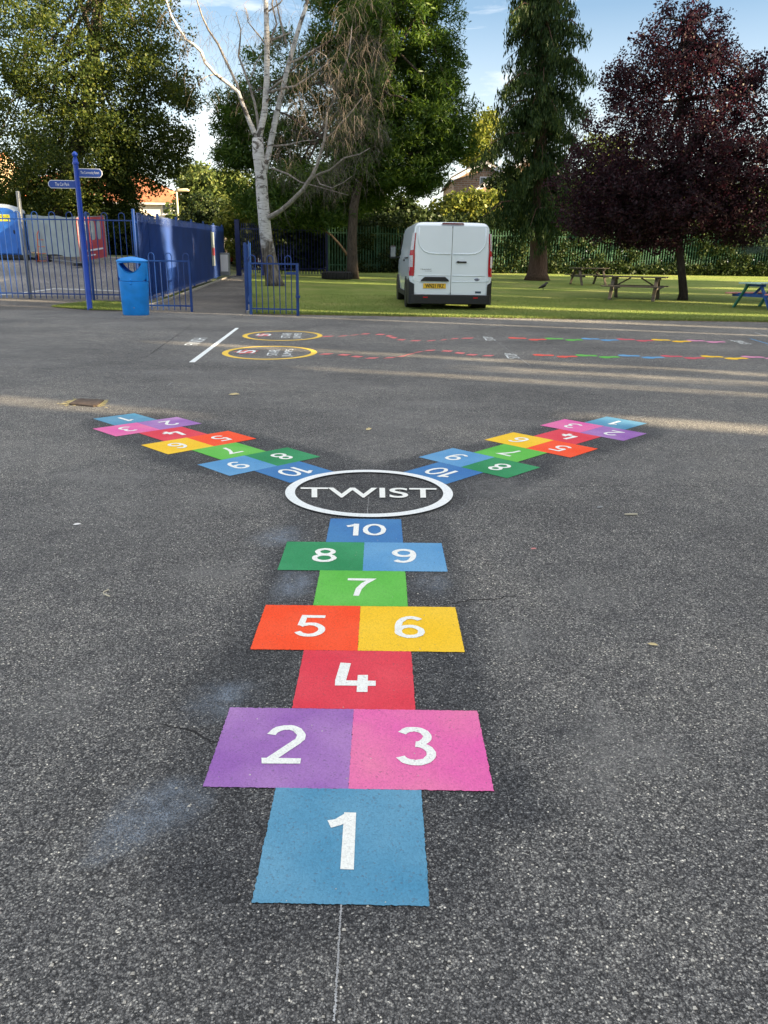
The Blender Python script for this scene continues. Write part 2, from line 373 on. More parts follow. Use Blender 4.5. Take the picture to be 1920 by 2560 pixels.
def mat_bark(name, c1, c2, zs=1.2, s=9):
    m, nt, b = new_mat(name); lk = nt.links.new
    t = N(nt, 'ShaderNodeTexCoord'); mpn = N(nt, 'ShaderNodeMapping'); mpn.inputs['Scale'].default_value = (s, s, zs)
    n = N(nt, 'ShaderNodeTexNoise', Scale=2.0, Detail=8, Roughness=0.7, Distortion=0.6); lk(t.outputs['Object'], mpn.inputs['Vector']); lk(mpn.outputs['Vector'], n.inputs['Vector'])
    r = ramp(nt, [(0.35, c1), (0.65, c2)]); lk(n.outputs['Fac'], r.inputs['Fac']); lk(r.outputs['Color'], b.inputs['Base Color'])
    bp = N(nt, 'ShaderNodeBump', Strength=1, Distance=0.05); lk(n.outputs['Fac'], bp.inputs['Height']); lk(bp.outputs['Normal'], b.inputs['Normal'])
    b.inputs['Roughness'].default_value = 0.95; b.inputs['Specular IOR Level'].default_value = 0.2
    return m
def mat_birch():
    m, nt, b = new_mat('birch_bark'); lk = nt.links.new
    t = N(nt, 'ShaderNodeTexCoord')
    def noise(sc, s, det=6, dis=0.4):
        mpn = N(nt, 'ShaderNodeMapping'); mpn.inputs['Scale'].default_value = sc
        n = N(nt, 'ShaderNodeTexNoise', Scale=s, Detail=det, Roughness=0.6, Distortion=dis); lk(t.outputs['Object'], mpn.inputs['Vector']); lk(mpn.outputs['Vector'], n.inputs['Vector']); return n
    n1 = noise((1, 1, 6), 4.0); n2 = noise((1, 1, 1.1), 2.6, 5, 0.9); n3 = noise((7, 7, 1.0), 1.6, 8, .7)
    r1 = ramp(nt, [(0.33, (.07, .06, .055)), (0.42, (.44, .43, .41)), (0.65, (.60, .59, .58))]); lk(n1.outputs['Fac'], r1.inputs['Fac'])
    r2 = ramp(nt, [(0.41, (1, 1, 1)), (0.46, (0, 0, 0))]); lk(n2.outputs['Fac'], r2.inputs['Fac'])
    k = N(nt, 'ShaderNodeMix', data_type='RGBA'); k.inputs['B'].default_value = (.09, .08, .07, 1)
    lk(r2.outputs['Color'], k.inputs['Factor']); lk(r1.outputs['Color'], k.inputs['A'])
    rb = ramp(nt, [(0.4, (.045, .038, .03)), (0.62, (.22, .19, .155))]); lk(n3.outputs['Fac'], rb.inputs['Fac'])
    sx = N(nt, 'ShaderNodeSeparateXYZ'); lk(t.outputs['Object'], sx.inputs['Vector'])
    ad = N(nt, 'ShaderNodeMath', operation='MULTIPLY_ADD'); ad.inputs[1].default_value = 3.0; lk(n2.outputs['Fac'], ad.inputs[0]); lk(sx.outputs['Z'], ad.inputs[2])
    mr = N(nt, 'ShaderNodeMapRange'); mr.inputs['From Min'].default_value = 2.85; mr.inputs['From Max'].default_value = 3.35; lk(ad.outputs[0], mr.inputs['Value'])
    k2 = N(nt, 'ShaderNodeMix', data_type='RGBA'); lk(mr.outputs['Result'], k2.inputs['Factor']); lk(rb.outputs['Color'], k2.inputs['A']); lk(k.outputs['Result'], k2.inputs['B'])
    lk(k2.outputs['Result'], b.inputs['Base Color']); b.inputs['Roughness'].default_value = 0.8
    iv = N(nt, 'ShaderNodeMath', operation='SUBTRACT'); iv.inputs[0].default_value = 1; lk(mr.outputs['Result'], iv.inputs[1])
    hm = N(nt, 'ShaderNodeMath', operation='MULTIPLY'); lk(iv.outputs[0], hm.inputs[0]); lk(n3.outputs['Fac'], hm.inputs[1])
    bp = N(nt, 'ShaderNodeBump', Strength=1, Distance=0.08); lk(hm.outputs[0], bp.inputs['Height']); lk(bp.outputs['Normal'], b.inputs['Normal'])
    return m
def mat_grass(name='lawn_turf'):
    m, nt, b = new_mat(name); lk = nt.links.new
    t = N(nt, 'ShaderNodeTexCoord')
    n1 = N(nt, 'ShaderNodeTexNoise', Scale=0.45, Detail=6, Roughness=.65); n2 = N(nt, 'ShaderNodeTexNoise', Scale=28, Detail=6, Roughness=.7)
    lk(t.outputs['Object'], n1.inputs['Vector']); lk(t.outputs['Object'], n2.inputs['Vector'])
    r1 = ramp(nt, [(0.3, (.14, .205, .048)), (0.5, (.205, .265, .07)), (0.7, (.31, .32, .12))]); lk(n1.outputs['Fac'], r1.inputs['Fac'])
    r2 = ramp(nt, [(0.3, (.55, .55, .5)), (0.7, (1.35, 1.35, 1.2))]); lk(n2.outputs['Fac'], r2.inputs['Fac'])
    mu = N(nt, 'ShaderNodeMix', data_type='RGBA', blend_type='MULTIPLY'); mu.inputs['Factor'].default_value = 1
    lk(r1.outputs['Color'], mu.inputs['A']); lk(r2.outputs['Color'], mu.inputs['B']); lk(mu.outputs['Result'], b.inputs['Base Color'])
    b.inputs['Roughness'].default_value = 0.9; b.inputs['Specular IOR Level'].default_value = 0.15
    bp = N(nt, 'ShaderNodeBump', Strength=1, Distance=0.06); lk(n2.outputs['Fac'], bp.inputs['Height']); lk(bp.outputs['Normal'], b.inputs['Normal'])
    return m
def mat_brick(name, c1, c2, mortar):
    m, nt, b = new_mat(name); lk = nt.links.new
    t = N(nt, 'ShaderNodeTexCoord'); mpn = N(nt, 'ShaderNodeMapping'); mpn.inputs['Rotation'].default_value = (math.pi / 2, 0, 0)
    br = N(nt, 'ShaderNodeTexBrick', Scale=1.0); br.inputs['Brick Width'].default_value = .45; br.inputs['Row Height'].default_value = .15; br.inputs['Mortar Size'].default_value = .015
    br.inputs['Color1'].default_value = (*c1, 1); br.inputs['Color2'].default_value = (*c2, 1); br.inputs['Mortar'].default_value = (*mortar, 1)
    lk(t.outputs['Object'], mpn.inputs['Vector']); lk(mpn.outputs['Vector'], br.inputs['Vector']); lk(br.outputs['Color'], b.inputs['Base Color'])
    b.inputs['Roughness'].default_value = .9
    return m
def mat_tiles(name, c1, c2):
    m, nt, b = new_mat(name); lk = nt.links.new
    t = N(nt, 'ShaderNodeTexCoord'); wv = N(nt, 'ShaderNodeTexWave', Scale=3.0, Distortion=.6); wv.bands_direction = 'Z'
    n = N(nt, 'ShaderNodeTexNoise', Scale=2.5, Detail=6); lk(t.outputs['Object'], n.inputs['Vector']); lk(t.outputs['Object'], wv.inputs['Vector'])
    r = ramp(nt, [(0.3, c1), (0.7, c2)]); lk(n.outputs['Fac'], r.inputs['Fac'])
    lk(r.outputs['Color'], b.inputs['Base Color']); b.inputs['Roughness'].default_value = .85
    bp = N(nt, 'ShaderNodeBump', Strength=.7, Distance=.05); lk(wv.outputs['Fac'], bp.inputs['Height']); lk(bp.outputs['Normal'], b.inputs['Normal'])
    return m
def mat_glass(name, col=(.03, .04, .05)):
    m, nt, b = new_mat(name); b.inputs['Base Color'].default_value = (*col, 1); b.inputs['Roughness'].default_value = .06; b.inputs['Specular IOR Level'].default_value = .7
    return m

MT = mat_tarmac('playground_tarmac', stain=True, bright=2.0)
MT2 = mat_tarmac('path_tarmac', (1.02, .98, .94), bright=1.5)
MT3 = mat_tarmac('carpark_tarmac', (1.05, 1.05, 1.1), bright=2.2)
MG = mat_grass()
WHITE = mat_paint('paint_white', (.80, .86, .86), (.86, .90, .90), .015)
NUMW = mat_paint('paint_number_white', (.84, .88, .84), (.88, .90, .86), .01)
PC = {1: mat_paint('paint_sky_blue', (.075, .270, .440), (.150, .360, .520), .08),
      2: mat_paint('paint_purple', (.300, .130, .440), (.430, .240, .530), .06),
      3: mat_paint('paint_pink', (.760, .130, .420), (.790, .220, .400), .02),
      4: mat_paint('paint_red', (.700, .045, .075), (.760, .080, .110), .02),
      5: mat_paint('paint_orange_red', (.930, .080, .020), (.930, .110, .040), .012),
      6: mat_paint('paint_yellow', (.900, .560, .022), (.920, .600, .045), .012),
      7: mat_paint('paint_lime_green', (.110, .480, .065), (.160, .540, .100), .012),
      8: mat_paint('paint_dark_green', (.028, .250, .095), (.050, .320, .135), .02),
      9: mat_paint('paint_light_blue', (.100, .310, .580), (.150, .370, .620), .015),
      10: mat_paint('paint_blue', (.045, .175, .450), (.070, .230, .480), .02)}
YEL = mat_paint('paint_ring_yellow', (.82, .56, .08)); SALM = mat_paint('paint_salmon', (.66, .17, .17), wear=.05); CHALK = mat_paint('paint_chalk', (.50, .52, .53), (.30, .31, .32), .16); ARC = mat_paint('paint_faint_chalk', (.17, .175, .18), (.10, .10, .105), .16)
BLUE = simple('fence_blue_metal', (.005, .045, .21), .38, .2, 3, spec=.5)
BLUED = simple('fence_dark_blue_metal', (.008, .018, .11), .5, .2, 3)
BLUEB = simple('signpost_blue', (.006, .055, .40), .3, .15, 4)
BINB = simple('bin_blue_plastic', (.008, .28, .82), .42, .14, 5, bump=.05)
DARK = simple('black_plastic', (.012, .013, .015), .55, .2, 20)
GALV = simple('galvanised_steel', (.24, .26, .27), .5, .15, 14, metal=.3)
VANW = simple('van_white_paint', (.80, .89, .95), .22, .02, 1.2, coat=.6)
RUB = simple('tyre_rubber', (.012, .012, .012), .85, .3, 20, bump=.3)
REDL = simple('red_light_lens', (.45, .012, .02), .15, .1, 10)
CLRL = simple('clear_light_lens', (.55, .52, .55), .12, .2, 30)
PLY = simple('number_plate_yellow', (.80, .50, .03), .4, .04, 3)
WOODG = simple('weathered_wood', (.125, .105, .08), .9, .35, 9, bump=.3)
WOODB = simple('blue_painted_wood', (.015, .075, .30), .6, .3, 6)
WOODGR = simple('green_painted_wood', (.02, .17, .12), .6, .3, 6)
WOODP = simple('pink_painted_wood', (.62, .25, .24), .6, .25, 6)
WOODW = simple('mint_painted_wood', (.42, .60, .56), .6, .25, 6)
GREENM = simple('green_palisade_paint', (.055, .145, .085), .45, .3, 3)
EARTH = simple('bare_earth', (.14, .10, .065), .95, .4, 8, bump=.5)
CONC = simple('kerb_concrete', (.33, .31, .27), .9, .2, 12, bump=.3)
RENDER = simple('white_render', (.80, .76, .66), .9, .05, 1)
TILE = mat_tiles('orange_roof_tiles', (.38, .13, .06), (.52, .20, .09))
SLATE = mat_tiles('grey_roof_tiles', (.10, .085, .08), (.17, .15, .14))
BRK = mat_brick('buff_brick', (.33, .20, .12), (.24, .14, .09), (.36, .33, .28))
TRIM = simple('white_trim', (.75, .76, .78), .5, .05, 3)
GLASS = mat_glass('window_glass')
GREY = simple('grey_sheet', (.30, .35, .36), .8, .14, 2.5, bump=.5, bscale=4)
REDB = simple('red_banner_cloth', (.46, .075, .08), .5, .15, 3)
TOIL = simple('toilet_blue_plastic', (.03, .16, .58), .45, .12, 4)
TOILR = simple('toilet_pale_roof', (.50, .58, .66), .5, .05, 4)
YSIGN = simple('yellow_sign', (.78, .72, .05), .5, .03, 4)
LETW = simple('white_lettering', (.82, .82, .82), .5, .02, 4)
LETK = simple('black_lettering', (.012, .012, .012), .5, .02, 4)
IRON = simple('rusty_iron', (.085, .06, .045), .7, .4, 30, bump=.3)

# ------------------------------------------------------------------ the setting
def grid(name, xs, ys, fn, m, kind='structure'):
    nx, ny = len(xs), len(ys)
    V = [fn(x, y) for y in ys for x in xs]
    F = [(j * nx + i, j * nx + i + 1, (j + 1) * nx + i + 1, (j + 1) * nx + i) for j in range(ny - 1) for i in range(nx - 1)]
    o = mesh_obj(name, V, F, m, smooth=True); o['kind'] = kind; return o
def lines(*segs):
    out = []
    for a, b, n in segs: out += [a + (b - a) * i / n for i in range(n)]
    return out + [segs[-1][1]]
MFAR = simple('rough_ground', (.10, .12, .045), .95, .35, .6)
grid('ground', lines((-500, -60, 12), (-60, -12, 48), (-12, 14, 104), (14, 70, 56), (70, 500, 12)), lines((-250, -20, 8), (-20, 14, 12), (14, 50, 144), (50, 80, 30), (80, 900, 16)),
     lambda x, y: (x, y, T(x, y) - 0.05), MFAR)
YE = 16.93      # where the tarmac meets the lawn
play = grid('playground', lines((-70, -7.5, 20), (-7.5, 8.5, 266), (8.5, 70, 20)), lines((-30, .4, 16), (.4, 12.4, 200), (12.4, YE + .03, 16)),
            lambda x, y: (x, y, 0.0), MT)
grid('side_tarmac', lines((0, 1, 60)), lines((YE + .03, 22.45, 16)), lambda s, y: (-60 + s * (xfence(y) + .3 + 60), y, T(-60 + s * (xfence(y) + .3 + 60), y) - .001), MT2)
grid('path', lines((0, 1, 8)), lines((YE + .03, 52, 90)), lambda s, y: ((xfence(y) + .3) * (1 - s) + xpath(y) * s, y, T((xfence(y) + .3) * (1 - s) + xpath(y) * s, y) - .003), MT2)
grid('car_park', lines((0, .8, 10), (.8, 1, 40)), lines((22.45, 33.2, 30)), lambda s, y: (-60 + s * (xfence(y) + 60), y, T(-60 + s * (xfence(y) + 60), y) - .006), MT3)
def earth_edge(x, s_):
    w1 = .05 + .16 * vnoise(np.array([x]), np.array([0.0]), 1.7, 91)[0]; w2 = .04 + .14 * vnoise(np.array([x]), np.array([3.0]), 2.3, 92)[0]
    return (x, YE + (-w1 if s_ < .5 else w2), .0035 if s_ < .5 else .006)
rg = random.Random(3)
edge_j = [rg.uniform(-.05, .05) for _ in range(400)]
def lawn_pt(x, y):
    yy = y + (edge_j[int(abs(x) * 7) % 400] if y < YE + .01 else 0)
    return (x, yy, T(x, yy) + (.004 if y < YE + .01 else .022))
grid('lawn', lines((0, .25, 150), (.25, 1, 60)), lines((YE, YE + .12, 1), (YE + .12, 30, 50), (30, 48.5, 40)),
     lambda s, y: lawn_pt(xpath(y) + .06 + s * (60 - xpath(y)), y), MG)

# stains of the playground surface: washed dark tarmac round the paint, pale dust, bluish overspray
def vnoise(x, y, sc, seed):
    r = np.random.default_rng(seed).random((256, 256)); xs = x * sc + 64; ys = y * sc + 64
    xi = np.floor(xs).astype(int); yi = np.floor(ys).astype(int); fx = xs - xi; fy = ys - yi
    fx = fx * fx * (3 - 2 * fx); fy = fy * fy * (3 - 2 * fy); g = lambda a, b: r[a % 256, b % 256]
    return (g(xi, yi) * (1 - fx) + g(xi + 1, yi) * fx) * (1 - fy) + (g(xi, yi + 1) * (1 - fx) + g(xi + 1, yi + 1) * fx) * fy
def fbm(x, y, sc, seed, o=4):
    s = 0; a = .5
    for k in range(o): s = s + a * vnoise(x, y, sc * 2 ** k, seed + k); a *= .5
    return s / (1 - .5 ** o)
grid('lawn_edge', lines((-2.9, 12, 260), (12, 40, 60)), [0.0, 1.0], earth_edge, EARTH)
co = np.array([v.co[:2] for v in play.data.vertices]); X, Y = co[:, 0], co[:, 1]
def seg_d(ax, ay, bx, by):
    dx, dy = bx - ax, by - ay; t = np.clip(((X - ax) * dx + (Y - ay) * dy) / (dx * dx + dy * dy), 0, 1)
    return np.hypot(X - ax - t * dx, Y - ay - t * dy)
AC = (-0.066, 1.12); CC = (-0.072, 3.73)
d = np.minimum(seg_d(-.07, 1.45, -.07, 3.2), np.minimum(seg_d(-1.75, 5.35, -.4, 4.0), seg_d(1.55, 5.5, .3, 4.0)))
d = np.minimum(d, np.abs(np.hypot(X - CC[0], Y - CC[1])) - .1)
nn = fbm(X, Y, 1.6, 11); n2 = fbm(X, Y, 5.5, 31)
dark = np.clip((.40 + (nn - .5) * .30 - d) / .07, 0, 1) * (.72 + .4 * n2)
green = np.clip((fbm(X, Y, .9, 51) - .56) * 3.2, 0, .5) * (d > .45) * np.clip((Y - 2.2) / 1.5, .15, 1) + np.clip((fbm(X * .5, Y * 1.6, 1.5, 71) - .6) * 4, 0, .35) * (Y > 4.4)
blue = np.zeros_like(X)
def blob(arr, px, py, rx, ry, amt, sd):
    g = G(px, py); rx *= M_PX(g.y); dy = abs(G(px, py - ry).y - G(px, py + ry).y) / 2
    q = np.exp(-(((X - g.x) / rx) ** 2 + ((Y - g.y) / dy) ** 2)); arr += amt * np.clip(q * 1.9 - (1 - fbm(X, Y, 7, sd)) * .75, 0, 1)
for b_ in [(560, 1745, 70, 45, 1.1, 5), (400, 2020, 110, 70, 1.3, 6), (730, 1460, 50, 35, 1.0, 7), (700, 1340, 60, 22, 1.2, 8), (1080, 1460, 40, 30, .6, 9), (640, 1395, 20, 70, .6, 10), (300, 2090, 90, 60, .7, 19)]: blob(blue, *b_)
for b_ in [(1560, 1870, 170, 60, 1.7, 12), (1490, 1960, 60, 70, 1.0, 44), (1500, 1800, 60, 60, .7, 13), (1260, 1220, 100, 25, 1.0, 14), (560, 1240, 90, 20, .9, 15), (240, 1190, 130, 14, .8, 16), (520, 1430, 110, 24, .8, 17), (1290, 1600, 80, 40, .7, 18), (150, 1750, 120, 90, .5, 19), (1460, 1480, 120, 40, .5, 20), (290, 1010, 120, 8, .8, 21), (1100, 1010, 120, 10, .8, 22), (500, 850, 70, 10, 1.0, 23), (560, 895, 120, 10, .8, 24)]: blob(green, *b_)
for b_ in [(1190, 1980, 110, 60, .8, 25), (1330, 2010, 90, 70, .8, 26), (1430, 1840, 60, 35, .9, 27)]: blob(dark, *b_)
ca = play.data.color_attributes.new('stain', 'FLOAT_COLOR', 'POINT')
buf = np.stack([np.clip(dark, 0, 1), np.clip(green, 0, .8), np.clip(blue * 1.0, 0, .9), np.ones_like(X)], -1).astype(np.float32)
ca.data.foreach_set('color', buf.ravel())

# ------------------------------------------------------------------ painted games
PZ = 0.0022
def quad_map(pts):
    """(u, v) in 0..1 over the ground quad near-left, near-right, far-right, far-left"""
    a, b, c, d_ = pts
    return lambda u, v: (a * (1 - u) + b * u) * (1 - v) + (d_ * (1 - u) + c * u) * v
def rough_quad(fn, u0, u1, v0, v1, seed, n=40, j=.0035):
    r = random.Random(seed); B = []
    per = [(u0 + (u1 - u0) * i / n, v0, 0) for i in range(n)] + [(u1, v0 + (v1 - v0) * i / n, 1) for i in range(n)] + [(u1 - (u1 - u0) * i / n, v1, 0) for i in range(n)] + [(u0, v1 - (v1 - v0) * i / n, 1) for i in range(n)]
    for u, v, k in per:
        o = r.gauss(0, j) / .32
        B.append(fn(u + (o if k else 0), v + (0 if k else o)))
    return B
def hop(name, coef, label, seed):
    """coef rows: x, y, y*y, xy, 1"""
    root = empty(name, (0, 0, 0), 0, label, 'hopscotch grid', 'three arms of the hopscotch')
    def f(lx, ly, z=PZ):
        b = [lx, ly, ly * ly, lx * ly, 1]; return Vector((sum(b[i] * coef[i][0] for i in range(5)), sum(b[i] * coef[i][1] for i in range(5)), z))
    root.location = f(0, 0, 0); off = root.location.copy()
    lay = {1: (-.5, 0), 2: (-1, 1), 3: (0, 1), 4: (-.5, 2), 5: (-1, 3), 6: (0, 3), 7: (-.5, 4), 8: (-1, 5), 9: (0, 5), 10: (-.5, 6)}
    names = {1: 'sky blue square numbered 1', 2: 'purple square numbered 2', 3: 'pink square numbered 3', 4: 'red square numbered 4', 5: 'orange square numbered 5', 6: 'yellow square numbered 6', 7: 'lime green square numbered 7', 8: 'dark green square numbered 8', 9: 'light blue square numbered 9', 10: 'mid blue square numbered 10'}
    for k, (x, y) in lay.items():
        B = rough_quad(lambda u, v: f(u, v, PZ + .0003 * (k % 2)) - off, x, x + 1, y, y + 1, seed * 100 + k, n=70, j=.0007)
        q = mesh_obj('painted_square', B, [tuple(range(len(B)))], PC[k], root); q['label'] = names[k]
        hh = .50; cx = x + .5 + {5: .02, 8: .02, 1: -.03, 3: -.02, 10: .01}.get(k, 0); DV, DF, wd = digit(str(k)); ww = wd * hh * 1.06
        r = random.Random(k + seed)
        mesh_obj('painted_number', [f(cx + (a / wd - .5) * ww, y + .26 + b * hh, PZ + .0012 + z_) - off + Vector((r.gauss(0, .0007), r.gauss(0, .0007), 0)) for a, b, z_ in DV], DF, NUMW, q)
    return root
def fit(pts):
    A = np.array([[x, y, y * y, x * y, 1] for x, y, _, _ in pts]); B = np.array([G(a, b)[:2] for _, _, a, b in pts])
    lam = np.diag([1e-6, 1e-6, .05, .05, 1e-6]); return np.linalg.solve(A.T @ A + lam, A.T @ B)
PCN = [(-.5, 0, 631.7, 2260.4), (.5, 0, 1072.7, 2261.5), (-.5, 1, 683.2, 1972.9), (.5, 1, 1051, 1977.8), (-1, 1, 510.1, 1971.3), (1, 1, 1236.5, 1981.6), (-1, 2, 574.7, 1769.4), (1, 2, 1194.2, 1778.7), (0, 1, 873.6, 1974.5), (0, 2, 883.9, 1773.2), (-.5, 2, 727.7, 1770.5), (.5, 2, 1039.1, 1776), (-1, 3, 625.1, 1626.9), (0, 3, 894.1, 1627.5), (1, 3, 1161.4, 1634.6), (-1, 4, 662.2, 1513.1), (0, 4, 899.5, 1516.2), (1, 4, 1137.5, 1519.5), (-1, 5, 697, 1426), (0, 5, 908.9, 1428), (1, 5, 1120.9, 1431.4), (-1, 6, 717.9, 1354.5), (0, 6, 912, 1356.5), (1, 6, 1103.4, 1358.2), (-.5, 7, 824.9, 1298.8), (.5, 7, 1001.8, 1298.8)]
PL_ = [(-.5, 0, 337.4, 1034.4), (.5, 0, 233, 1046.7), (1, 1, 231.1, 1072.4), (1, 2, 288, 1093), (-1, 1, 442.8, 1042.6), (-1, 2, 502.3, 1060), (1, 3, 351.2, 1113.1), (1, 4, 422.2, 1136.5), (-1, 3, 570.1, 1077.9), (-1, 4, 640.7, 1097.1), (1, 5, 494.1, 1161.7), (1, 6, 575.6, 1191), (-1, 5, 720.8, 1119.1), (-1, 6, 801, 1142.9), (.5, 7, 722.2, 1208.4)]
PR_ = [(-.5, 0, 1617.3, 1059.5), (.5, 0, 1518, 1042.1), (-1, 1, 1616, 1084.7), (-1, 2, 1561, 1101.7), (1, 1, 1411.2, 1048.1), (1, 2, 1351.7, 1064.1), (-1, 3, 1492.8, 1122.8), (-1, 4, 1428.2, 1144.3), (1, 3, 1280.7, 1081), (1, 4, 1211, 1100.8), (-1, 5, 1348.5, 1170.9), (-1, 6, 1269.2, 1197), (1, 5, 1132.7, 1120.5), (1, 6, 1047, 1143.8), (-.5, 7, 1115.8, 1209.8)]
hop('hopscotch_arm', fit(PCN), 'large near hopscotch arm of coloured squares running straight up to the white TWIST ring', 1)
hop('hopscotch_arm', fit(PL_), 'hopscotch arm running from the drain grate side into the left of the TWIST ring', 2)
hop('hopscotch_arm', fit(PR_), 'hopscotch arm running from the far right into the right of the TWIST ring', 3)
def ring(pts_px, wd, z, m, name, parent, n=96, off=Vector((0, 0, 0))):
    l, r_, t, b = [G(*p) for p in pts_px]; c = (l + r_) / 2; c.y = (t.y + b.y) / 2; rx = (r_.x - l.x) / 2; ry = (t.y - b.y) / 2
    V = []; F = []
    for k in range(n):
        a = 2 * math.pi * k / n
        for q in (0, 1): V.append(Vector((c.x + (rx - q * wd) * math.cos(a), c.y + (ry - q * wd) * math.sin(a), z)) - off)
    F = [(2 * k, 2 * ((k + 1) % n), 2 * ((k + 1) % n) + 1, 2 * k + 1) for k in range(n)]
    return mesh_obj(name, V, F, m, parent), c, rx, ry
tw = empty('twist_ring', (CC[0], CC[1], 0), 0, 'white painted ring with the word TWIST inside where the hopscotch arms meet', 'painted ring')
off = tw.location.copy()
ring([(711.1, 1235.6), (1132.3, 1237), (922.8, 1178), (922.8, 1296.6)], .048, PZ + .006, WHITE, 'ring_band', tw, off=off)
qm = quad_map([G(751.6, 1246), G(1092, 1247), G(1091, 1222.5), G(751.6, 1220.5)])
text_obj('TWIST', 'lettering', NUMW, tw, lambda a, b: qm(a, b) + Vector((0, 0, PZ + .003)) - off)
def mark(name, label, cat, group=None): return empty(name, (0, 0, 0), 0, label, cat, group)
def flat_poly(name, pts, m, parent, z=PZ):
    return mesh_obj(name, [Vector((p.x, p.y, p.z + z)) for p in pts], [tuple(range(len(pts)))], m, parent)
o = flat_poly('finish_line', [G(472, 906), G(487, 906), G(598, 820), G(589, 820)], WHITE, None); tag(o, 'thick white finish line painted beside the yellow circles', 'painted line')
def gtext(word, quad, name, m, parent, z=PZ):
    """word reading away from the viewer, its letters' tops to the left"""
    nl, nr, fr, fl = [G(*p) for p in quad]
    return text_obj(word, name, m, parent, lambda a, b: (nr * (1 - a) + fr * a) * (1 - b) + (nl * (1 - a) + fl * a) * b + Vector((0, 0, z)))
o = gtext('FINISH', [(459, 863), (494, 863), (520, 845), (484, 845.5)], 'finish_word', WHITE, None); tag(o, 'white painted word FINISH left of the white finish line', 'painted word')
o = gtext('STOP', [(1269, 896.5), (1301, 896), (1288, 884), (1260, 884)], 'stop_word', WHITE, None); tag(o, 'white painted word STOP between the near dashes and near footprints', 'painted word', 'stop words')
o = gtext('STOP', [(1215, 851.5), (1240, 851), (1229, 842.5), (1206, 842)], 'stop_word', WHITE, None); tag(o, 'white painted word STOP between the far dashes and far footprints', 'painted word', 'stop words')
o = gtext('START', [(1856, 860.5), (1880, 860.5), (1849, 850.5), (1824, 850.5)], 'start_word', WHITE, None); tag(o, 'white painted word START at the right end of the far footprints', 'painted word')
Z4 = lambda x, y: (440 + x / 4.366, 810 + y / 4.366)
for lab, rr, q1, q2, sc_, sx_, sy_, five in [
    ('farther yellow circle with red star and STAR JUMPS lettering', [Z4(725, 125), Z4(1597, 132), Z4(1160, 75), Z4(1160, 184)], [(1140, 152), (1242, 152), (1268, 101), (1165, 101)], [(1272, 160), (1380, 160), (1400, 101), (1295, 101)], (955, 122), 110, 19, (960, 122)),
    ('nearer yellow circle with red star and STAR JUMPS lettering', [Z4(500, 312), Z4(1532, 325), Z4(1010, 240), Z4(1010, 391)], [(985, 345), (1100, 345), (1142, 281), (1020, 281)], [(1150, 357), (1272, 357), (1312, 277), (1200, 278)], (770, 306), 152, 25, (772, 306))]:
    m_ = mark('star_jump_circle', lab, 'painted circle', 'star jump circles')
    ring(rr, .075, PZ, YEL, 'ring_band', m_)
    gtext('STAR', [Z4(*p) for p in q1], 'lettering', WHITE, m_); gtext('JUMPS', [Z4(*p) for p in q2], 'lettering', WHITE, m_)
    c = G(*Z4(*sc_)); e = G(*Z4(sc_[0] - sx_, sc_[1])); R_ = (c - e).length; rf = abs(G(*Z4(sc_[0], sc_[1] - sy_)).y - G(*Z4(sc_[0], sc_[1] + sy_)).y) / 2
    V = []
    for k in range(10):
        a = math.pi + k * math.pi / 5; q = 1 if k % 2 == 0 else .52; V.append(c + Vector((math.cos(a) * R_ * q, math.sin(a) * rf * 1.05 * q, PZ)))
    mesh_obj('star', V, [tuple(range(10))], SALM, m_)
    cf = G(*Z4(*five)); text_obj('5', 'lettering', WHITE, m_, lambda a, b: cf + Vector((.11 - .22 * b, (a - .5) * .34, PZ + .004)))
Z7 = lambda x, y: (400 + x / 2.183, 780 + y / 2.183)
Z8 = lambda x, y: (1160 + x / 2.183, 780 + y / 2.183)
def strip(a, b, wpx, m, name, parent):
    A, B = G(*a), G(*b); k = abs(G(a[0], a[1] - wpx / 2).y - G(a[0], a[1] + wpx / 2).y) / 2
    return flat_poly(name, [A - Vector((.03, k, 0)), B - Vector((.03, k, 0)), B + Vector((.03, k, 0)), A + Vector((.03, k, 0))], m, parent)
m_ = mark('dash_trail', 'farther wavy trail of pink dashes leaving the farther yellow circle', 'painted trail', 'dashed trails')
for x0, x1, y0, y1 in [(888, 943, 134, 133), (980, 1018, 132, 130), (1043, 1080, 128, 124), (1103, 1140, 120, 120), (1183, 1223, 122, 124), (1238, 1264, 129, 134), (1262, 1288, 138, 143), (1300, 1335, 151, 153), (1372, 1418, 157, 157), (1460, 1500, 158, 156), (1533, 1562, 154, 151), (1590, 1627, 147, 145), (1650, 1708, 144, 143)]:
    strip(Z7(x0, y0), Z7(x1, y1), 2.6, SALM, 'dash', m_)
m_ = mark('dash_trail', 'nearer wavy trail of pink dashes leaving the nearer yellow circle', 'painted trail', 'dashed trails')
for x0, x1, y0, y1 in [(880, 935, 230, 230), (980, 1030, 233, 236), (1053, 1098, 242, 246), (1130, 1185, 252, 252), (1230, 1280, 251, 249), (1303, 1342, 244, 240), (1345, 1385, 233, 228), (1393, 1430, 221, 217), (1450, 1497, 211, 210), (1543, 1592, 212, 215), (1615, 1659, 222, 227), (1677, 1727, 233, 235), (1764, 1817, 239, 239)]:
    strip(Z7(x0, y0), Z7(x1, y1), 3.2, SALM, 'dash', m_)
FC = [PC[4], PC[7], PC[9], PC[4], PC[6], mat_paint('paint_footprint_pink', (.62, .24, .40))]
RED_F = mat_paint('paint_footprint_red', (.75, .11, .08)); DRED = mat_paint('paint_footprint_dark_red', (.55, .09, .12)); FC[0] = RED_F; FC[3] = DRED
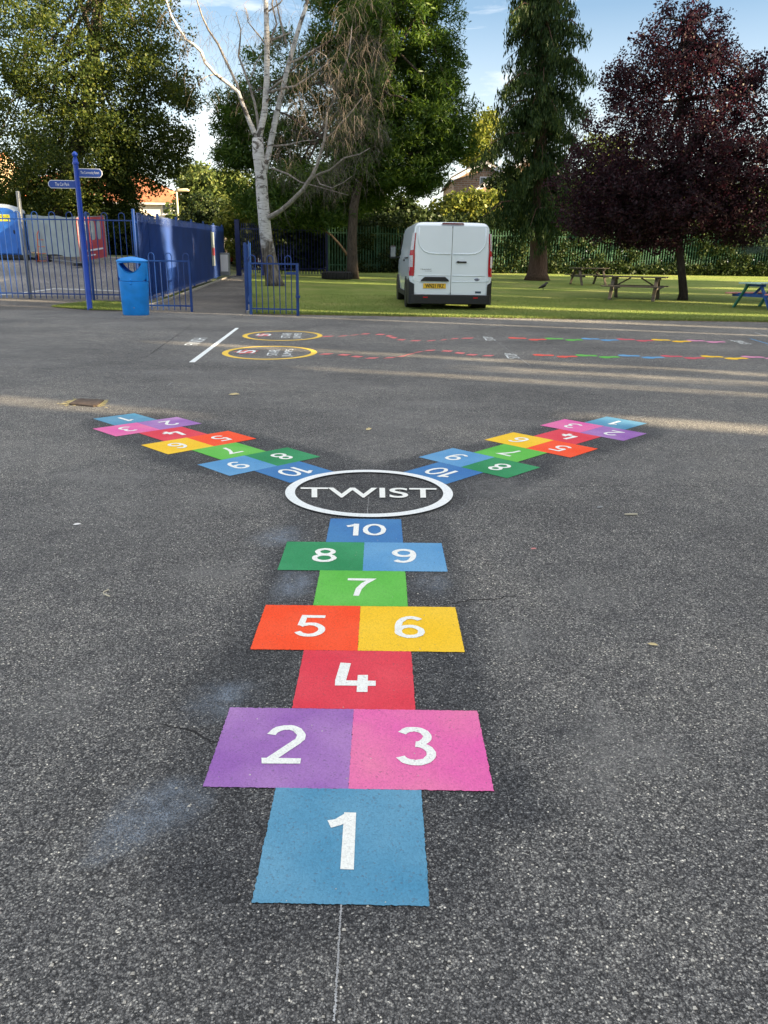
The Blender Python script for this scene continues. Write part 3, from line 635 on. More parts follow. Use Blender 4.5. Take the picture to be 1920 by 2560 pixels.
def foot(x0, x1, y, hpx, m, parent, flip):
    A, B = G(*Z8(x0, y)), G(*Z8(x1, y)); c = (A + B) / 2; l = (B - A).length / 2; k = abs(G(Z8(x0, y)[0], Z8(x0, y)[1] - hpx / 2).y - G(Z8(x0, y)[0], Z8(x0, y)[1] + hpx / 2).y) / 2
    V = []; dx = (B - A).normalized()
    for i in range(28):
        a = 2 * math.pi * i / 28; u = math.cos(a); wv_ = k * (1.05 if u < -.1 else (.62 if u < .45 else .85)); ofs = k * .18 * flip * math.sin(u * 2.5)
        V.append(c + dx * (u * l) + Vector((0, math.copysign(abs(math.sin(a)) ** .6, math.sin(a)) * wv_ + ofs, 0)))
    flat_poly('footprint', V, m, parent)
m_ = mark('footprint_trail', 'farther row of coloured footprints with STOP and START words at its ends', 'painted footprints', 'footprint trails')
for i, (x0, x1, y) in enumerate([(243, 340, 143), (352, 452, 151), (443, 540, 146), (553, 650, 153), (643, 738, 147), (745, 847, 154), (838, 930, 150), (940, 1037, 157), (1028, 1123, 153), (1135, 1240, 161), (1222, 1310, 157), (1322, 1428, 164)]):
    foot(x0, x1, y, 3.9, FC[i // 2], m_, 1 if i % 2 else -1)
m_ = mark('footprint_trail', 'nearer row of coloured footprints running off the right edge', 'painted footprints', 'footprint trails')
for i, (x0, x1, y) in enumerate([(378, 490, 236), (505, 620, 244), (612, 725, 238), (737, 850, 247), (845, 958, 239), (970, 1095, 249), (1080, 1188, 242), (1200, 1318, 252), (1298, 1410, 244), (1422, 1550, 254), (1520, 1632, 246), (1645, 1765, 255)]):
    foot(x0, x1, y, 4.8, FC[i // 2], m_, 1 if i % 2 else -1)
o = strip((1876, 847), (1990, 880), 3.2, PC[9], 'blue_line', None); tag(o, 'light blue painted line right of the word START', 'painted line')
CHW = [((737 * 1.1573, 2264), (722 * 1.1573, 2556), .0062, 'faint white guide line running down from the near blue square 1'),
       ((1213, 833), (1325, 914), .009, 'thin white guide line crossing both STOP words'),
       ((1782, 833), (1826, 851), .011, 'thin white guide line left of the word START'),
       ((1886, 831), (1935, 845), .02, 'short white line above the light blue line'),
       ((1572, 1049), (1613, 1040), .014, 'short chalk line leaving the right hopscotch arm'),
       ((420, 963), (431, 956), .012, 'small white paint tick on the tarmac left of the white line'),
       ((922, 1243), (918, 1288), .004, 'faint chalk radius below the word TWIST')]
for a, b, wd, lab in CHW:
    A, B = G(*a), G(*b); dv = (B - A).normalized(); nv = Vector((-dv.y, dv.x, 0)) * wd / 2; n = 150; r = random.Random(int(a[0]))
    V = []; F = []
    for i in range(n + 1):
        p = A.lerp(B, i / n); j1 = r.uniform(.05, 1.0); j2 = r.uniform(.05, 1.0); V += [p - nv * j1 + Vector((0, 0, PZ)), p + nv * j2 + Vector((0, 0, PZ))]
        if i < n: F.append((2 * i, 2 * i + 1, 2 * i + 3, 2 * i + 2))
    o = mesh_obj('chalk_line', V, F, CHALK if wd < .02 else WHITE); tag(o, lab, 'chalk line', 'thin guide lines')
# worn arcs of chalk round the ring and beside the arm
def polyline(name, pxs, wd, m, lab, cat, seed, kind=None, z=.0015, jit=.004):
    r = random.Random(seed); pts = []
    for (a, b) in zip(pxs[:-1], pxs[1:]):
        A, B = G(*a), G(*b); n = max(3, int((B - A).length / .03))
        for i in range(n): pts.append(A.lerp(B, i / n) + Vector((r.gauss(0, jit), r.gauss(0, jit), 0)))
    pts.append(G(*pxs[-1])); V = []; F = []
    for i, p in enumerate(pts):
        t_ = (pts[min(i + 1, len(pts) - 1)] - pts[max(i - 1, 0)]).normalized(); nv = Vector((-t_.y, t_.x, 0)) * wd / 2 * r.uniform(.3, 1.2)
        V += [p - nv + Vector((0, 0, z)), p + nv + Vector((0, 0, z))]
        if i < len(pts) - 1: F.append((2 * i, 2 * i + 1, 2 * i + 3, 2 * i + 2))
    o = mesh_obj(name, V, F, m); return tag(o, lab, cat, kind=kind) if not kind else tag(o, kind=kind)
TARD = simple('dark_crack', (.012, .012, .013), .9, .2, 20)
for i, pl in enumerate([[(1105, 1512), (1140, 1507), (1172, 1502), (1250, 1494), (1290, 1490)], [(405, 1815), (470, 1820), (520, 1850), (560, 1868)], [(0, 893), (100, 850), (200, 800 + 40), (345, 893 - 10)],
                        [(240, 1215 - 320), (365, 893), (480, 812)], [(1180, 1215), (1400, 1216), (1720, 1215), (1915, 1216)]][:]):
    if i == 2: continue
    polyline('tarmac_crack', pl, .006 if i < 2 else .004 * (1 + 2 * (i == 3)), TARD, None, None, i, kind='structure', z=.0012)
polyline('chalk_arc', [(1130, 1290), (1165, 1262), (1172, 1235), (1160, 1205)], .008, ARC, 'pale worn arc just outside the right of the TWIST ring', 'chalk mark', 71, jit=.002)
polyline('chalk_arc', [(715, 1290), (683, 1262), (672, 1235)], .008, ARC, 'pale worn arc just outside the left of the TWIST ring', 'chalk mark', 72, jit=.002)

# ------------------------------------------------------------------ litter, drain
gr = G(222, 1006); dr = empty('drain_grate', gr, 0, 'rusty iron drain grate set in the tarmac at the left', 'drain cover')
qd = [G(178, 1012), G(237, 1017), G(256, 1003), G(200, 1000)]; qf = quad_map([p - gr for p in qd])
mesh_obj('pit', [qf(u, v) + Vector((0, 0, .003)) for u, v in [(0, 0), (1, 0), (1, 1), (0, 1)]], [(0, 1, 2, 3)], DARK, dr)
m_ = MB()
for k in range(15):
    u = .04 + k * .066; m_.bar(qf(u, .04) + Vector((0, 0, .009)), qf(u, .96) + Vector((0, 0, .009)), .016, .01)
m_.build('bars', IRON, dr); m_ = MB()
for a, b in [((0, 0), (1, 0)), ((1, 0), (1, 1)), ((1, 1), (0, 1)), ((0, 1), (0, 0))]: m_.bar(qf(*a) + Vector((0, 0, .006)), qf(*b) + Vector((0, 0, .006)), .03, .012)
m_.build('frame', IRON, dr)
SAND = simple('dry_moss', (.42, .36, .17), .95, .4, 40)
r = random.Random(4); V = []; F = []
for k in range(240):
    a = r.random(); sd = r.choice((0, 1)); c = G(240 + r.gauss(14, 7), 1009 + r.gauss(0, 4)) if sd else qd[0].lerp(qd[3], a) + Vector((r.gauss(-.03, .03), r.gauss(0, .04), 0)); s_ = r.uniform(.006, .018); n = len(V)
    V += [c + Vector((s_, 0, .004)), c + Vector((0, s_, .005)), c + Vector((-s_, 0, .004)), c + Vector((0, -s_, .005))]; F.append((n, n + 1, n + 2, n + 3))
tag(mesh_obj('dry_moss', V, F, SAND), 'dry yellow moss round the drain grate', 'moss', kind='stuff')
LEAFB = simple('dry_leaf', (.62, .52, .28), .8, .3, 30); TWIGM = simple('pale_twig', (.60, .56, .42), .8, .2, 30)
def leaf(px, py, s, lab, m=LEAFB, rz=0.4):
    c = G(px, py); mb = MB(); V = [(-1, 0, .1), (-.4, .35, .25), (.4, .3, .3), (1, 0, .05), (.4, -.35, .12), (-.4, -.3, .05)]
    R = Matrix.Rotation(rz, 3, 'Z'); mb.V = [R @ Vector(v) * s for v in V]; mb.F = [(0, 1, 2, 3), (0, 3, 4, 5)]
    o = mb.build('fallen_leaf', m); o.location = c + Vector((0, 0, .003)); tag(o, lab, 'leaf', 'scattered leaves')
leaf(586, 988, .05, 'curled pale leaf lying above the V of the hopscotch arms'); leaf(922, 1075, .035, 'small yellow leaf between the two far hopscotch arms', rz=1)
leaf(193, 1313, .018, 'small white scrap on the tarmac left of the near arm', LETW); leaf(1334, 1374, .014, 'small pink-white petal right of the dark green square 8', WOODP, .2); leaf(1632, 1614, .016, 'yellow crumpled leaf flake on the right tarmac', LEAFB, -.3)
leaf(1500, 1270, .02, 'grey curled leaf beside the pale stick', GALV)
c = G(1577, 1289); mb = MB(); mb.tube([Vector((-.028, 0, .006)), Vector((.03, .004, .006))], .0045, 6); o = mb.build('stick', TWIGM); o.location = c; tag(o, 'short pale stick lying on the tarmac at the right', 'stick')
c = G(266, 1488); mb = MB(); mb.tube([Vector((-.004, .035, .005)), Vector((-.014, .015, .006)), Vector((-.008, -.002, .006)), Vector((.008, -.012, .005)), Vector((.018, -.018, .004))], .0022, 5); o = mb.build('twig', TWIGM); o.location = c; tag(o, 'small curled pale twig on the left tarmac', 'twig')
r = random.Random(9); V = []; F = []
for k in range(420):
    px = r.uniform(0, 1920); py = 1000 + 1550 * r.random() ** 1.4
    c = G(px, py); s_ = r.uniform(.0015, .004); n = len(V)
    V += [c + Vector((-s_, -s_ * .7, .001)), c + Vector((s_, -s_ * .6, .001)), c + Vector((s_ * .5, s_, .001)), c + Vector((-s_ * .6, s_ * .8, .001)), c + Vector((0, 0, .004))]
    F += [(n, n + 1, n + 4), (n + 1, n + 2, n + 4), (n + 2, n + 3, n + 4), (n + 3, n, n + 4)]
tag(mesh_obj('grit', V, F, simple('pale_grit', (.55, .53, .47), .8, .3, 40)), 'pale grit scattered over the tarmac', 'grit', kind='stuff')
r = random.Random(12); V = []; F = []      # dry litter along the far edge
for k in range(900):
    x = r.uniform(-3, 14); y = YE - abs(r.gauss(0, .9)) if r.random() < .6 else YE - abs(r.gauss(0, .08)); s_ = r.uniform(.008, .03); a = r.uniform(0, 3); n = len(V); dx = math.cos(a) * s_; dy = math.sin(a) * s_
    V += [(x - dx, y - dy, .003), (x + dy * .4, y - dx * .4, .009), (x + dx, y + dy, .004), (x - dy * .4, y + dx * .4, .005)]; F.append((n, n + 1, n + 2, n + 3))
tag(mesh_obj('dry_litter', V, F, simple('dry_litter_tan', (.30, .26, .19), .9, .4, 30)), 'dry leaf litter along the edge of the lawn', 'leaf litter', kind='stuff')
# ------------------------------------------------------------------ kerbs, car park line, grass patch
c0 = [G(128, 768), G(228, 775.5), G(315, 777), G(315, 757), G(235, 754), G(165, 762)]
flat = [p + Vector((0, 0, .012)) for p in c0]
gp = tag(mesh_obj('grass_verge', flat, [tuple(range(6))], MG), kind='structure')
V = []; F = []; r = random.Random(5)
tri = [(0, 1, 5), (1, 4, 5), (1, 2, 4), (2, 3, 4)]
def blades(V, F, x, y, z, h, r):
    a = r.uniform(0, 6.28); w_ = r.uniform(.004, .009); dx, dy = math.cos(a) * w_, math.sin(a) * w_; n = len(V)
    V += [(x - dx, y - dy, z), (x + dx, y + dy, z), (x + r.gauss(0, .4) * h, y + r.gauss(0, .4) * h, z + h)]; F.append((n, n + 1, n + 2))
for k in range(9000):
    t_ = tri[r.choice((0, 1, 2, 3))]; a, b = r.random(), r.random()
    if a + b > 1: a, b = 1 - a, 1 - b
    p = c0[t_[0]] * (1 - a - b) + c0[t_[1]] * a + c0[t_[2]] * b; blades(V, F, p.x, p.y, p.z + .01, r.uniform(.02, .05), r)
for k in range(60000):
    u = r.random() ** 1.6; y = YE - .04 + u * 8; x = r.uniform(xpath(y) + .05, 9.5 + .35 * (y - YE))
    blades(V, F, x, y, T(x, y) + .015, r.uniform(.015, .035) * (1.8 if u < .004 else 1), r)
for k in range(3500):
    x = r.uniform(-2.9, 9.5); y = YE - r.random() ** 2 * .12; blades(V, F, x, y, .0, r.uniform(.02, .06), r)
for k in range(900):
    y = r.uniform(17.2, 24); x = xfence(y) + .28 + r.gauss(0, .05); blades(V, F, x, y, T(x, y), r.uniform(.02, .09), r)
GB = mat_leaf('grass_blade', (.12, .19, .045), (.19, .26, .06), (.32, .32, .12), .3)
tag(mesh_obj('grass', V, F, GB), 'short mown grass blades of the lawn and verge', 'grass', kind='stuff')
mb = MB()
pts = [Vector((xfence(y) + .36, y, T(xfence(y) + .36, y))) for y in np.arange(17.2, 36, .9)]
for a, b in zip(pts[:-1], pts[1:]): mb.bar(a + Vector((0, 0, .02)), b + Vector((0, 0, .02)), .05, .06)
mb.build('path_kerb', CONC)['kind'] = 'structure'
mb = MB(); pts = [Vector((xpath(y) + .02, y, T(xpath(y), y))) for y in np.arange(17.0, 36, .9)]
for a, b in zip(pts[:-1], pts[1:]): mb.bar(a + Vector((0, 0, .02)), b + Vector((0, 0, .02)), .06, .07)
mb.build('path_kerb', CONC)['kind'] = 'structure'
def road_line(pxs, w_, m, zoff=.004):
    V = []; F = []; P_ = [G(*p) for p in pxs]; D = []
    for a, b in zip(P_[:-1], P_[1:]):
        k = max(2, int((b - a).length / .4)); D += [a.lerp(b, i / k) for i in range(k)]
    D.append(P_[-1])
    for i, p in enumerate(D):
        t_ = (D[min(i + 1, len(D) - 1)] - D[max(i - 1, 0)]).normalized(); nv = Vector((-t_.y, t_.x, 0)) * w_ / 2
        for q in (p - nv, p + nv): V.append((q.x, q.y, T(q.x, q.y) + zoff))
        if i < len(D) - 1: F.append((2 * i, 2 * i + 1, 2 * i + 3, 2 * i + 2))
    mesh_obj('road_marking', V, F, m)['kind'] = 'structure'
road_line([(-120, 745), (30, 735), (135, 722), (310, 729), (352, 731)], .09, WHITE)
road_line([(440, 683), (527, 686), (603, 688)], .16, mat_paint('paint_kerb_yellow', (.6, .5, .3)))
# raised kerb at the back of the car park
mb = MB(); ys = 33.4
for i in range(24):
    x0 = -34 + i; mb.box((x0, ys, T(x0, ys) + .03), (.99, .2, .16), bevel=.02)
mb.build('car_park_kerb', CONC)['kind'] = 'structure'

# ------------------------------------------------------------------ metal fences
def bow_fence(a, b, h_top, h_rail, h_low, sp, r_, name, label, cat, m=BLUE, posts=(), post_h=None, post_r=.035, group=None, start=0, square_end=False, pr=.045):
    a = Vector(a); b = Vector(b); n = int(round((b - a).length / sp)); dv = (b - a) / n; root = empty(name, a, 0, label, cat, group)
    up = Vector((0, 0, 1)); mb = MB(); i = 0; k = start
    gz = lambda p: T(p.x, p.y)
    while i <= n:
        p = a + dv * i; z0 = gz(p)
        if k % 3 == 0 and i < n:
            q = a + dv * (i + 1); l = dv.length / 2; c = (p + q) / 2; pts = [Vector((p.x, p.y, z0 + .03)), Vector((p.x, p.y, z0 + h_top - l))]
            for s in range(1, 8):
                t_ = math.pi * s / 8; v = c - dv.normalized() * l * math.cos(t_); pts.append(Vector((v.x, v.y, z0 + h_top - l + l * math.sin(t_))))
            pts += [Vector((q.x, q.y, z0 + h_top - l)), Vector((q.x, q.y, z0 + .03))]
            mb.tube([v - a for v in pts], r_, 6); i += 2; k += 2
        else:
            mb.tube([Vector((p.x, p.y, z0 + .03)) - a, Vector((p.x, p.y, z0 + h_rail)) - a], r_, 6); i += 1; k += 1
    mb.build('bars', m, root, 'auto')
    for hh, nm in ((h_rail, 'top_rail'), (h_low, 'bottom_rail')):
        mb = MB(); mb.bar(Vector((0, 0, gz(a) + hh - a.z)), b - a + Vector((0, 0, gz(b) + hh - b.z)), .035, .03); mb.build(nm, m, root)
    for t_ in posts:
        p = a.lerp(b, t_); mb = MB(); z0 = gz(p)
        if square_end: mb.bar(p - a + Vector((0, 0, z0 - p.z)), p - a + Vector((0, 0, z0 + post_h - p.z)), pr, pr)
        else: mb.lathe(p - a + Vector((0, 0, z0 - p.z)), [(post_r, 0), (post_r, post_h - .03), (post_r * .8, post_h), (post_r * .25, post_h + .02)], 10)
        mb.build('post', m, root, 'auto')
    return root
FA = G(235, 751); FAy = FA.y
aL = Vector((-14.5, FAy, 0)); bL = Vector((xfence(FAy) - .02 + .1, FAy, 0))
aL.z = T(aL.x, aL.y); bL.z = T(bL.x, bL.y)
tp = (FA.x - aL.x) / (bL.x - aL.x)
bow_fence(aL, bL, 2.15, 1.97, .15, .148, .0115, 'bow_top_fence', 'long tall blue bow topped railing in front of the car park', 'railing', posts=(0.0, .33, tp), post_h=2.15, start=2)
# low gate leaves each side of the path mouth
pa = G(352, 777); pb = G(480, 779.5)
bow_fence(pa, pb, 1.20, 1.04, .12, .128, .010, 'low_railing', 'low blue bow topped railing leaf right of the blue bin', 'railing', posts=(1.0,), post_h=1.06, group='low railings beside the path', square_end=True, start=1)
pa = G(628, 786); pb = G(745, 789)
g2 = bow_fence(pa, pb, 1.18, 1.02, .12, .122, .010, 'low_railing', 'low blue bow topped gate leaf in front of the birch trunk', 'railing', posts=(0.0, 1.0), post_h=1.04, group='low railings beside the path', square_end=True, pr=.055)
mb = MB(); e = pb - pa; mb.bar(e + Vector((-.22, -.03, .84)), e + Vector((-.03, -.03, .84)), .03, .05); mb.bar(e + Vector((.0, -.045, .0)), e + Vector((.0, -.045, .42)), .02, .02); mb.box(e + Vector((.01, -.04, .38)), (.09, .05, .05)); mb.build('bolt', BLUE, g2)

def palisade(name, label, cat, pts, h, pale_w, sp, m, rail_z, post_every, sheet=None, post_extra=.05, gap=0.0, lean=.0, mp_=None, group=None, seed=1, side=1):
    a = Vector(pts[0]); a.z = T(a.x, a.y); root = empty(name, a, 0, label, cat, group)
    tot = 0; segs = []
    for p, q in zip(pts[:-1], pts[1:]): p = Vector(p); q = Vector(q); segs.append((p, q, tot)); tot += (q - p).length
    def at(s):
        for p, q, t0 in segs:
            l = (q - p).length
            if s <= t0 + l + 1e-6: v = p.lerp(q, (s - t0) / l); d_ = (q - p).normalized(); return Vector((v.x, v.y, T(v.x, v.y))), d_
        return None
    r = random.Random(seed); V = []; F = []; s = sp / 2
    while s < tot:
        v, d_ = at(s); nrm = Vector((d_.y, -d_.x, 0)) * side; w2 = pale_w / 2; n = len(V); hz = h + r.gauss(0, .004)
        # W-section pale with a pointed rounded head
        cols = [(-w2, .012), (-w2 * .5, 0), (0, .014), (w2 * .5, 0), (w2, .012)]
        for cx, cy in cols: V.append(v - a + d_ * cx + nrm * (.03 + cy) + Vector((0, 0, .06)))
        for i_, (cx, cy) in enumerate(cols): V.append(v - a + d_ * cx * (.85) + nrm * (.03 + cy) + Vector((0, 0, hz - (.05, .012, 0, .012, .05)[i_])))
        F += [(n + i_, n + i_ + 1, n + 6 + i_, n + 5 + i_) for i_ in range(4)]
        s += sp
    mesh_obj('pales', V, F, m, root)
    for rz_ in rail_z:
        mb = MB(); k = max(1, int(tot / post_every))
        for i_ in range(k * 2):
            p, _ = at(tot * i_ / k / 2); q, _ = at(tot * (i_ + 1) / k / 2 - .001); mb.bar(p - a + Vector((0, 0, rz_)), q - a + Vector((0, 0, rz_)), .045, .045)
        mb.build('rail', m, root)
    k = max(1, int(round(tot / post_every)))
    for i_ in range(k + 1):
        p, d_ = at(min(tot, tot * i_ / k)); nrm = Vector((d_.y, -d_.x, 0)) * side; mb = MB(); mb.box(p - a - nrm * .035 + Vector((0, 0, (h + post_extra) / 2)), (.06, .10, h + post_extra), rz=math.atan2(d_.y, d_.x) + math.pi / 2, bevel=.006); mb.build('post', mp_ or m, root)
    if sheet:
        mb = MB()
        for i_ in range(k):
            p, d_ = at(tot * i_ / k + .03); q, _ = at(tot * (i_ + 1) / k - .03); nrm = Vector((d_.y, -d_.x, 0)) * side
            mb.add([p - a + nrm * .004 + Vector((0, 0, .14)), q - a + nrm * .004 + Vector((0, 0, .14)), q - a + nrm * .004 + Vector((0, 0, sheet)), p - a + nrm * .004 + Vector((0, 0, sheet))], [(0, 1, 2, 3)])
            mb.add([p - a + nrm * .0 + Vector((0, 0, .14)), q - a + nrm * .0 + Vector((0, 0, .14)), q - a + nrm * .0 + Vector((0, 0, sheet)), p - a + nrm * .0 + Vector((0, 0, sheet))], [(3, 2, 1, 0)])
        mb.build('backing_sheet', m, root)
    return root
y0, y1 = 19.9, 37.4
BSHEET = simple('blue_sheet', (.005, .05, .24), .5, .22, 1.2, spec=.6)
tall = palisade('tall_blue_fence', 'tall solid blue palisade fence running back along the left of the path', 'fence', [(xfence(y0), y0, 0), (xfence(y1), y1, 0)], 2.12, .08, .15, BSHEET, (.30, 1.90), 2.75, sheet=1.9, post_extra=.08)
palisade('low_blue_fence', 'short blue paled fence along the right edge of the path in front of the birch', 'fence', [(-2.98, 17.25, 0), (xpath(24) + .1, 24, 0)], 1.48, .10, .16, BLUE, (.2, 1.1), 3.2, post_extra=-.05, side=1)
# far blue gate across the path
yg = 37.8
gl = P(596, 640, yg); gr_ = P(656, 640, yg); zg = T(gl.x, yg)
gt_ = empty('blue_gate', (gl.x, yg, zg), 0, 'dark blue barred gate standing across the far end of the path', 'gate')
for i_, (x_, w_, hh) in enumerate([(0, .22, 2.45), (gr_.x - gl.x, .16, 2.3)]):
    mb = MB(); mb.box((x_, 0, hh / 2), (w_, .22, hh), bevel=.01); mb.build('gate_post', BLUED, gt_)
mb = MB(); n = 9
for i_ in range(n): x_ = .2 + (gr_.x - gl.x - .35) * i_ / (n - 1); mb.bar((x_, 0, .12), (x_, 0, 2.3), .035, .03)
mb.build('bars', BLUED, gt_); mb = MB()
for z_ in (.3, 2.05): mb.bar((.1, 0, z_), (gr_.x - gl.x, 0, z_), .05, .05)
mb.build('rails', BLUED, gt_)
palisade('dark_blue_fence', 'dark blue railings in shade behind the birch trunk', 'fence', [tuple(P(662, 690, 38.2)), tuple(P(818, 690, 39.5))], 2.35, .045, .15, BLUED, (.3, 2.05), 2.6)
palisade('green_palisade_fence', 'long green palisade fence overgrown with ivy at the back of the lawn', 'fence', [tuple(P(820, 690, 43)), tuple(P(1150, 690, 45.5)), (16, 47.3, 0), (32, 48.2, 0)], 2.35, .065, .155, GREENM, (.4, 2.0), 2.75)
# notice board / poster on the blue fence, grey box
def on_fence(y, z, out=.075): return Vector((xfence(y) + out, y, T(xfence(y), y) + z))
fd = Vector((-.081, 1, 0)).normalized()
o = empty('fence_notice', on_fence(33.2, 1.2), 0, 'small pale and red notice fixed to the far end of the tall blue fence', 'notice')
o.rotation_euler = (0, 0, math.atan2(fd.y, fd.x))
MB().box((0, 0, 0), (.9, .012, 1.3)).build('board', GREY, o); MB().box((0, -.012, -.1), (.7, .012, .3)).build('red_panel', REDB, o)
o = empty('post_box', on_fence(35.6, .55, .25), 0, 'grey wall box beside the far gate post', 'box'); MB().box((0, 0, 0), (.4, .3, .95), bevel=.02).build('case', GALV, o); MB().box((0, -.155, .05), (.32, .012, .7)).build('door', TRIM, o)

# ------------------------------------------------------------------ signpost, grey post, bin
sb = G(225, 774.5)
sp_ = empty('fingerpost', sb, 0, 'tall blue fingerpost with two direction signs beside the car park railing', 'signpost')
def zof(px, py, x, y):
    lo, hi = -1, 12
    for _ in range(40):
        m = (lo + hi) / 2; v = Vector((x, y, m - CH)); yy = 1280 - FPX * v.dot(CU) / v.dot(CF)
        if yy > py: lo = m
        else: hi = m
    return lo
Hs = zof(183, 380, sb.x, sb.y) - sb.z
MB().lathe((0, 0, 0), [(.062, 0), (.062, .02), (.056, .03), (.054, 1.6), (.050, Hs - .24), (.064, Hs - .235), (.066, Hs - .2), (.05, Hs - .18), (.045, Hs - .12)], 20).build('pole', BLUEB, sp_, 'auto')
MB().lathe((0, 0, Hs - .12), [(.03, 0), (.04, .01), (.028, .025), (.05, .05), (.058, .075), (.05, .1), (.028, .12), (.01, .13)], 16).build('finial', BLUEB, sp_, 'auto')
SGB = simple('sign_face_blue', (.015, .065, .32), .4, .04, 3)
for s_, x0, x1, yt, yb, word in [(1, 192, 249, 421.5, 444, 'The Community Room'), (-1, 186, 120, 450.5, 471, 'The Car Park')]:
    zt = zof(190, yt, sb.x + s_ * .3, sb.y) - sb.z; zb_ = zof(190, yb, sb.x + s_ * .3, sb.y) - sb.z; hh = zt - zb_; ln = abs(x1 - x0) * M_PX(sb.y); zc = (zt + zb_) / 2; x_in = s_ * .045
    def arrow(e): return [Vector((x_in, 0, zc - hh / 2 + e)), Vector((x_in + s_ * (ln - .05), 0, zc - hh / 2 + e)), Vector((x_in + s_ * (ln - e * 1.3), 0, zc - hh * .18)), Vector((x_in + s_ * (ln - e * 1.3), 0, zc + hh * .18)), Vector((x_in + s_ * (ln - .05), 0, zc + hh / 2 - e)), Vector((x_in, 0, zc + hh / 2 - e))]
    q = MB().prism(arrow(0), (0, .012, 0), (0, -.012, 0)).build('sign_panel', LETW, sp_); q['label'] = 'blue arrow panel reading ' + word
    MB().prism(arrow(.012), (0, -.0125, 0), (0, -.016, 0)).build('sign_face', SGB, q)
    text_at(word, 'lettering', LETW, q, (x_in + s_ * ln * .48, -.0185, zc), (1, 0, 0), (0, 0, 1), ln * (.78 if s_ > 0 else .52), hh * .42)
    mb = MB(); mb.box((s_ * .03, 0, zt - .03), (.06, .05, .02)); mb.box((s_ * .03, 0, zb_ + .03), (.06, .05, .02)); mb.build('bracket', BLUEB, sp_)
gp_ = G(43, 746); gp_.y = FAy + .35; gp_.x = -(960 - 43) * M_PX(gp_.y) * .985; gp_.z = T(gp_.x, gp_.y)
hp = zof(12, 478, gp_.x, gp_.y) - gp_.z
o = tag(MB().bar((0, 0, 0), (0, 0, hp), .11, .07, bevel=.01).build('grey_post', GALV), 'plain grey metal post behind the blue railing', 'post'); o.location = gp_

bb = G(341, 787); bn = empty('litter_bin', bb, .05, 'bright blue plastic litter bin with a smile shaped opening', 'litter bin'); bn.scale = (.97, .97, .92)
def bin_ring(z, w_, dp, n=32):
    out = []
    for k in range(n):
        a = 2 * math.pi * k / n; c, s = math.cos(a), math.sin(a); e = .62
        out.append(Vector((math.copysign(abs(c) ** e, c) * w_ / 2, math.copysign(abs(s) ** .85, s) * dp / 2, z)))
    return out
def loft(rings):
    V = [v for r_ in rings for v in r_]; n = len(rings[0]); F = [(i * n + k, i * n + (k + 1) % n, (i + 1) * n + (k + 1) % n, (i + 1) * n + k) for i in range(len(rings) - 1) for k in range(n)]
    F += [tuple(range(n - 1, -1, -1)), tuple((len(rings) - 1) * n + k for k in range(n))]; mb = MB(); mb.add(V, F); return mb
loft([bin_ring(0, .50, .40), bin_ring(.02, .52, .42), bin_ring(.70, .575, .47), bin_ring(.705, .565, .46)]).build('body', BINB, bn, 'auto')
# hood: front and back walls with the lens-shaped opening, ends, domed lid
zl, zh = .715, 1.12
def smile(n=18):
    up = [Vector((-.23 + .46 * i / n, 1.075 + .018 * math.cos(math.pi * (i / n - .5)))) for i in range(n + 1)]
    lo_ = [Vector((.23 - .46 * i / n, 1.075 - .19 * math.sin(math.pi * i / n) ** .8)) for i in range(1, n)]
    return up + lo_
def hood_pt(x, z, sgn):
    w_ = .575 + (.60 - .575) * (z - zl) / (zh - zl); q = min(1, abs(x) / (w_ / 2)); dpt = .47 / 2 * max(0.0, 1 - q ** (1 / .62 * 2)) ** (.85 / 2)
    return Vector((x, sgn * dpt, z))
S = smile(); nS = len(S)
mb = MB()
for sgn in (-1, 1):
    W = []
    for p in S:   # match each opening point to the outer edge
        c = Vector((0, 1.0)); d_ = p - c; wq = .29
        ts = []
        if abs(d_.x) > 1e-6: ts.append(wq / abs(d_.x))
        if d_.y > 1e-6: ts.append((zh - c.y) / d_.y)
        if d_.y < -1e-6: ts.append((zl - c.y) / d_.y)
        W.append(c + d_ * min(ts))
    V = []; F = []; rows = 7
    for r_ in range(rows + 1):
        for p, q in zip(S, W): v = p.lerp(q, r_ / rows); V.append(hood_pt(v.x, v.y, sgn))
    for r_ in range(rows):
        for i in range(nS): F.append((r_ * nS + i, r_ * nS + (i + 1) % nS, (r_ + 1) * nS + (i + 1) % nS, (r_ + 1) * nS + i))
    # inward lip
    n0 = len(V); V += [hood_pt(p.x * .96, 1.03 + (p.y - 1.03) * .94, sgn) * 1.0 + Vector((0, -sgn * .05, 0)) for p in S]
    F += [(i, (i + 1) % nS, n0 + (i + 1) % nS, n0 + i) for i in range(nS)]
    mb.add(V, F)
for sx in (-1, 1):
    V = []; 
    for i in range(9):
        z = zl + (zh - zl) * i / 8
        for k in range(9): xx = .29 - .0 * k; a = -1 + 2 * k / 8; V.append(Vector((sx * (.285 + .012 * (1 - a * a)), a * .09, z)))
    F = [(i * 9 + k, i * 9 + k + 1, (i + 1) * 9 + k + 1, (i + 1) * 9 + k) for i in range(8) for k in range(8)]; mb.add(V, F)
mb.build('hood', BINB, bn, True)
loft([bin_ring(1.10, .61, .48), bin_ring(1.125, .625, .49), bin_ring(1.135, .615, .48), bin_ring(1.175, .44, .36), bin_ring(1.20, .20, .18), bin_ring(1.212, .08, .07)]).build('lid', BINB, bn, 'auto')
mb = MB(); mb.lathe((0, -.235, .735), [(.03, 0), (.028, .012), (.012, .02)], 12, M=Matrix.Rotation(math.pi / 2, 3, 'X')); mb.lathe((0, -.236, .665), [(.025, 0), (.02, .012), (.01, .016)], 12, M=Matrix.Rotation(math.pi / 2, 3, 'X')); mb.build('lock', BINB, bn, 'auto')
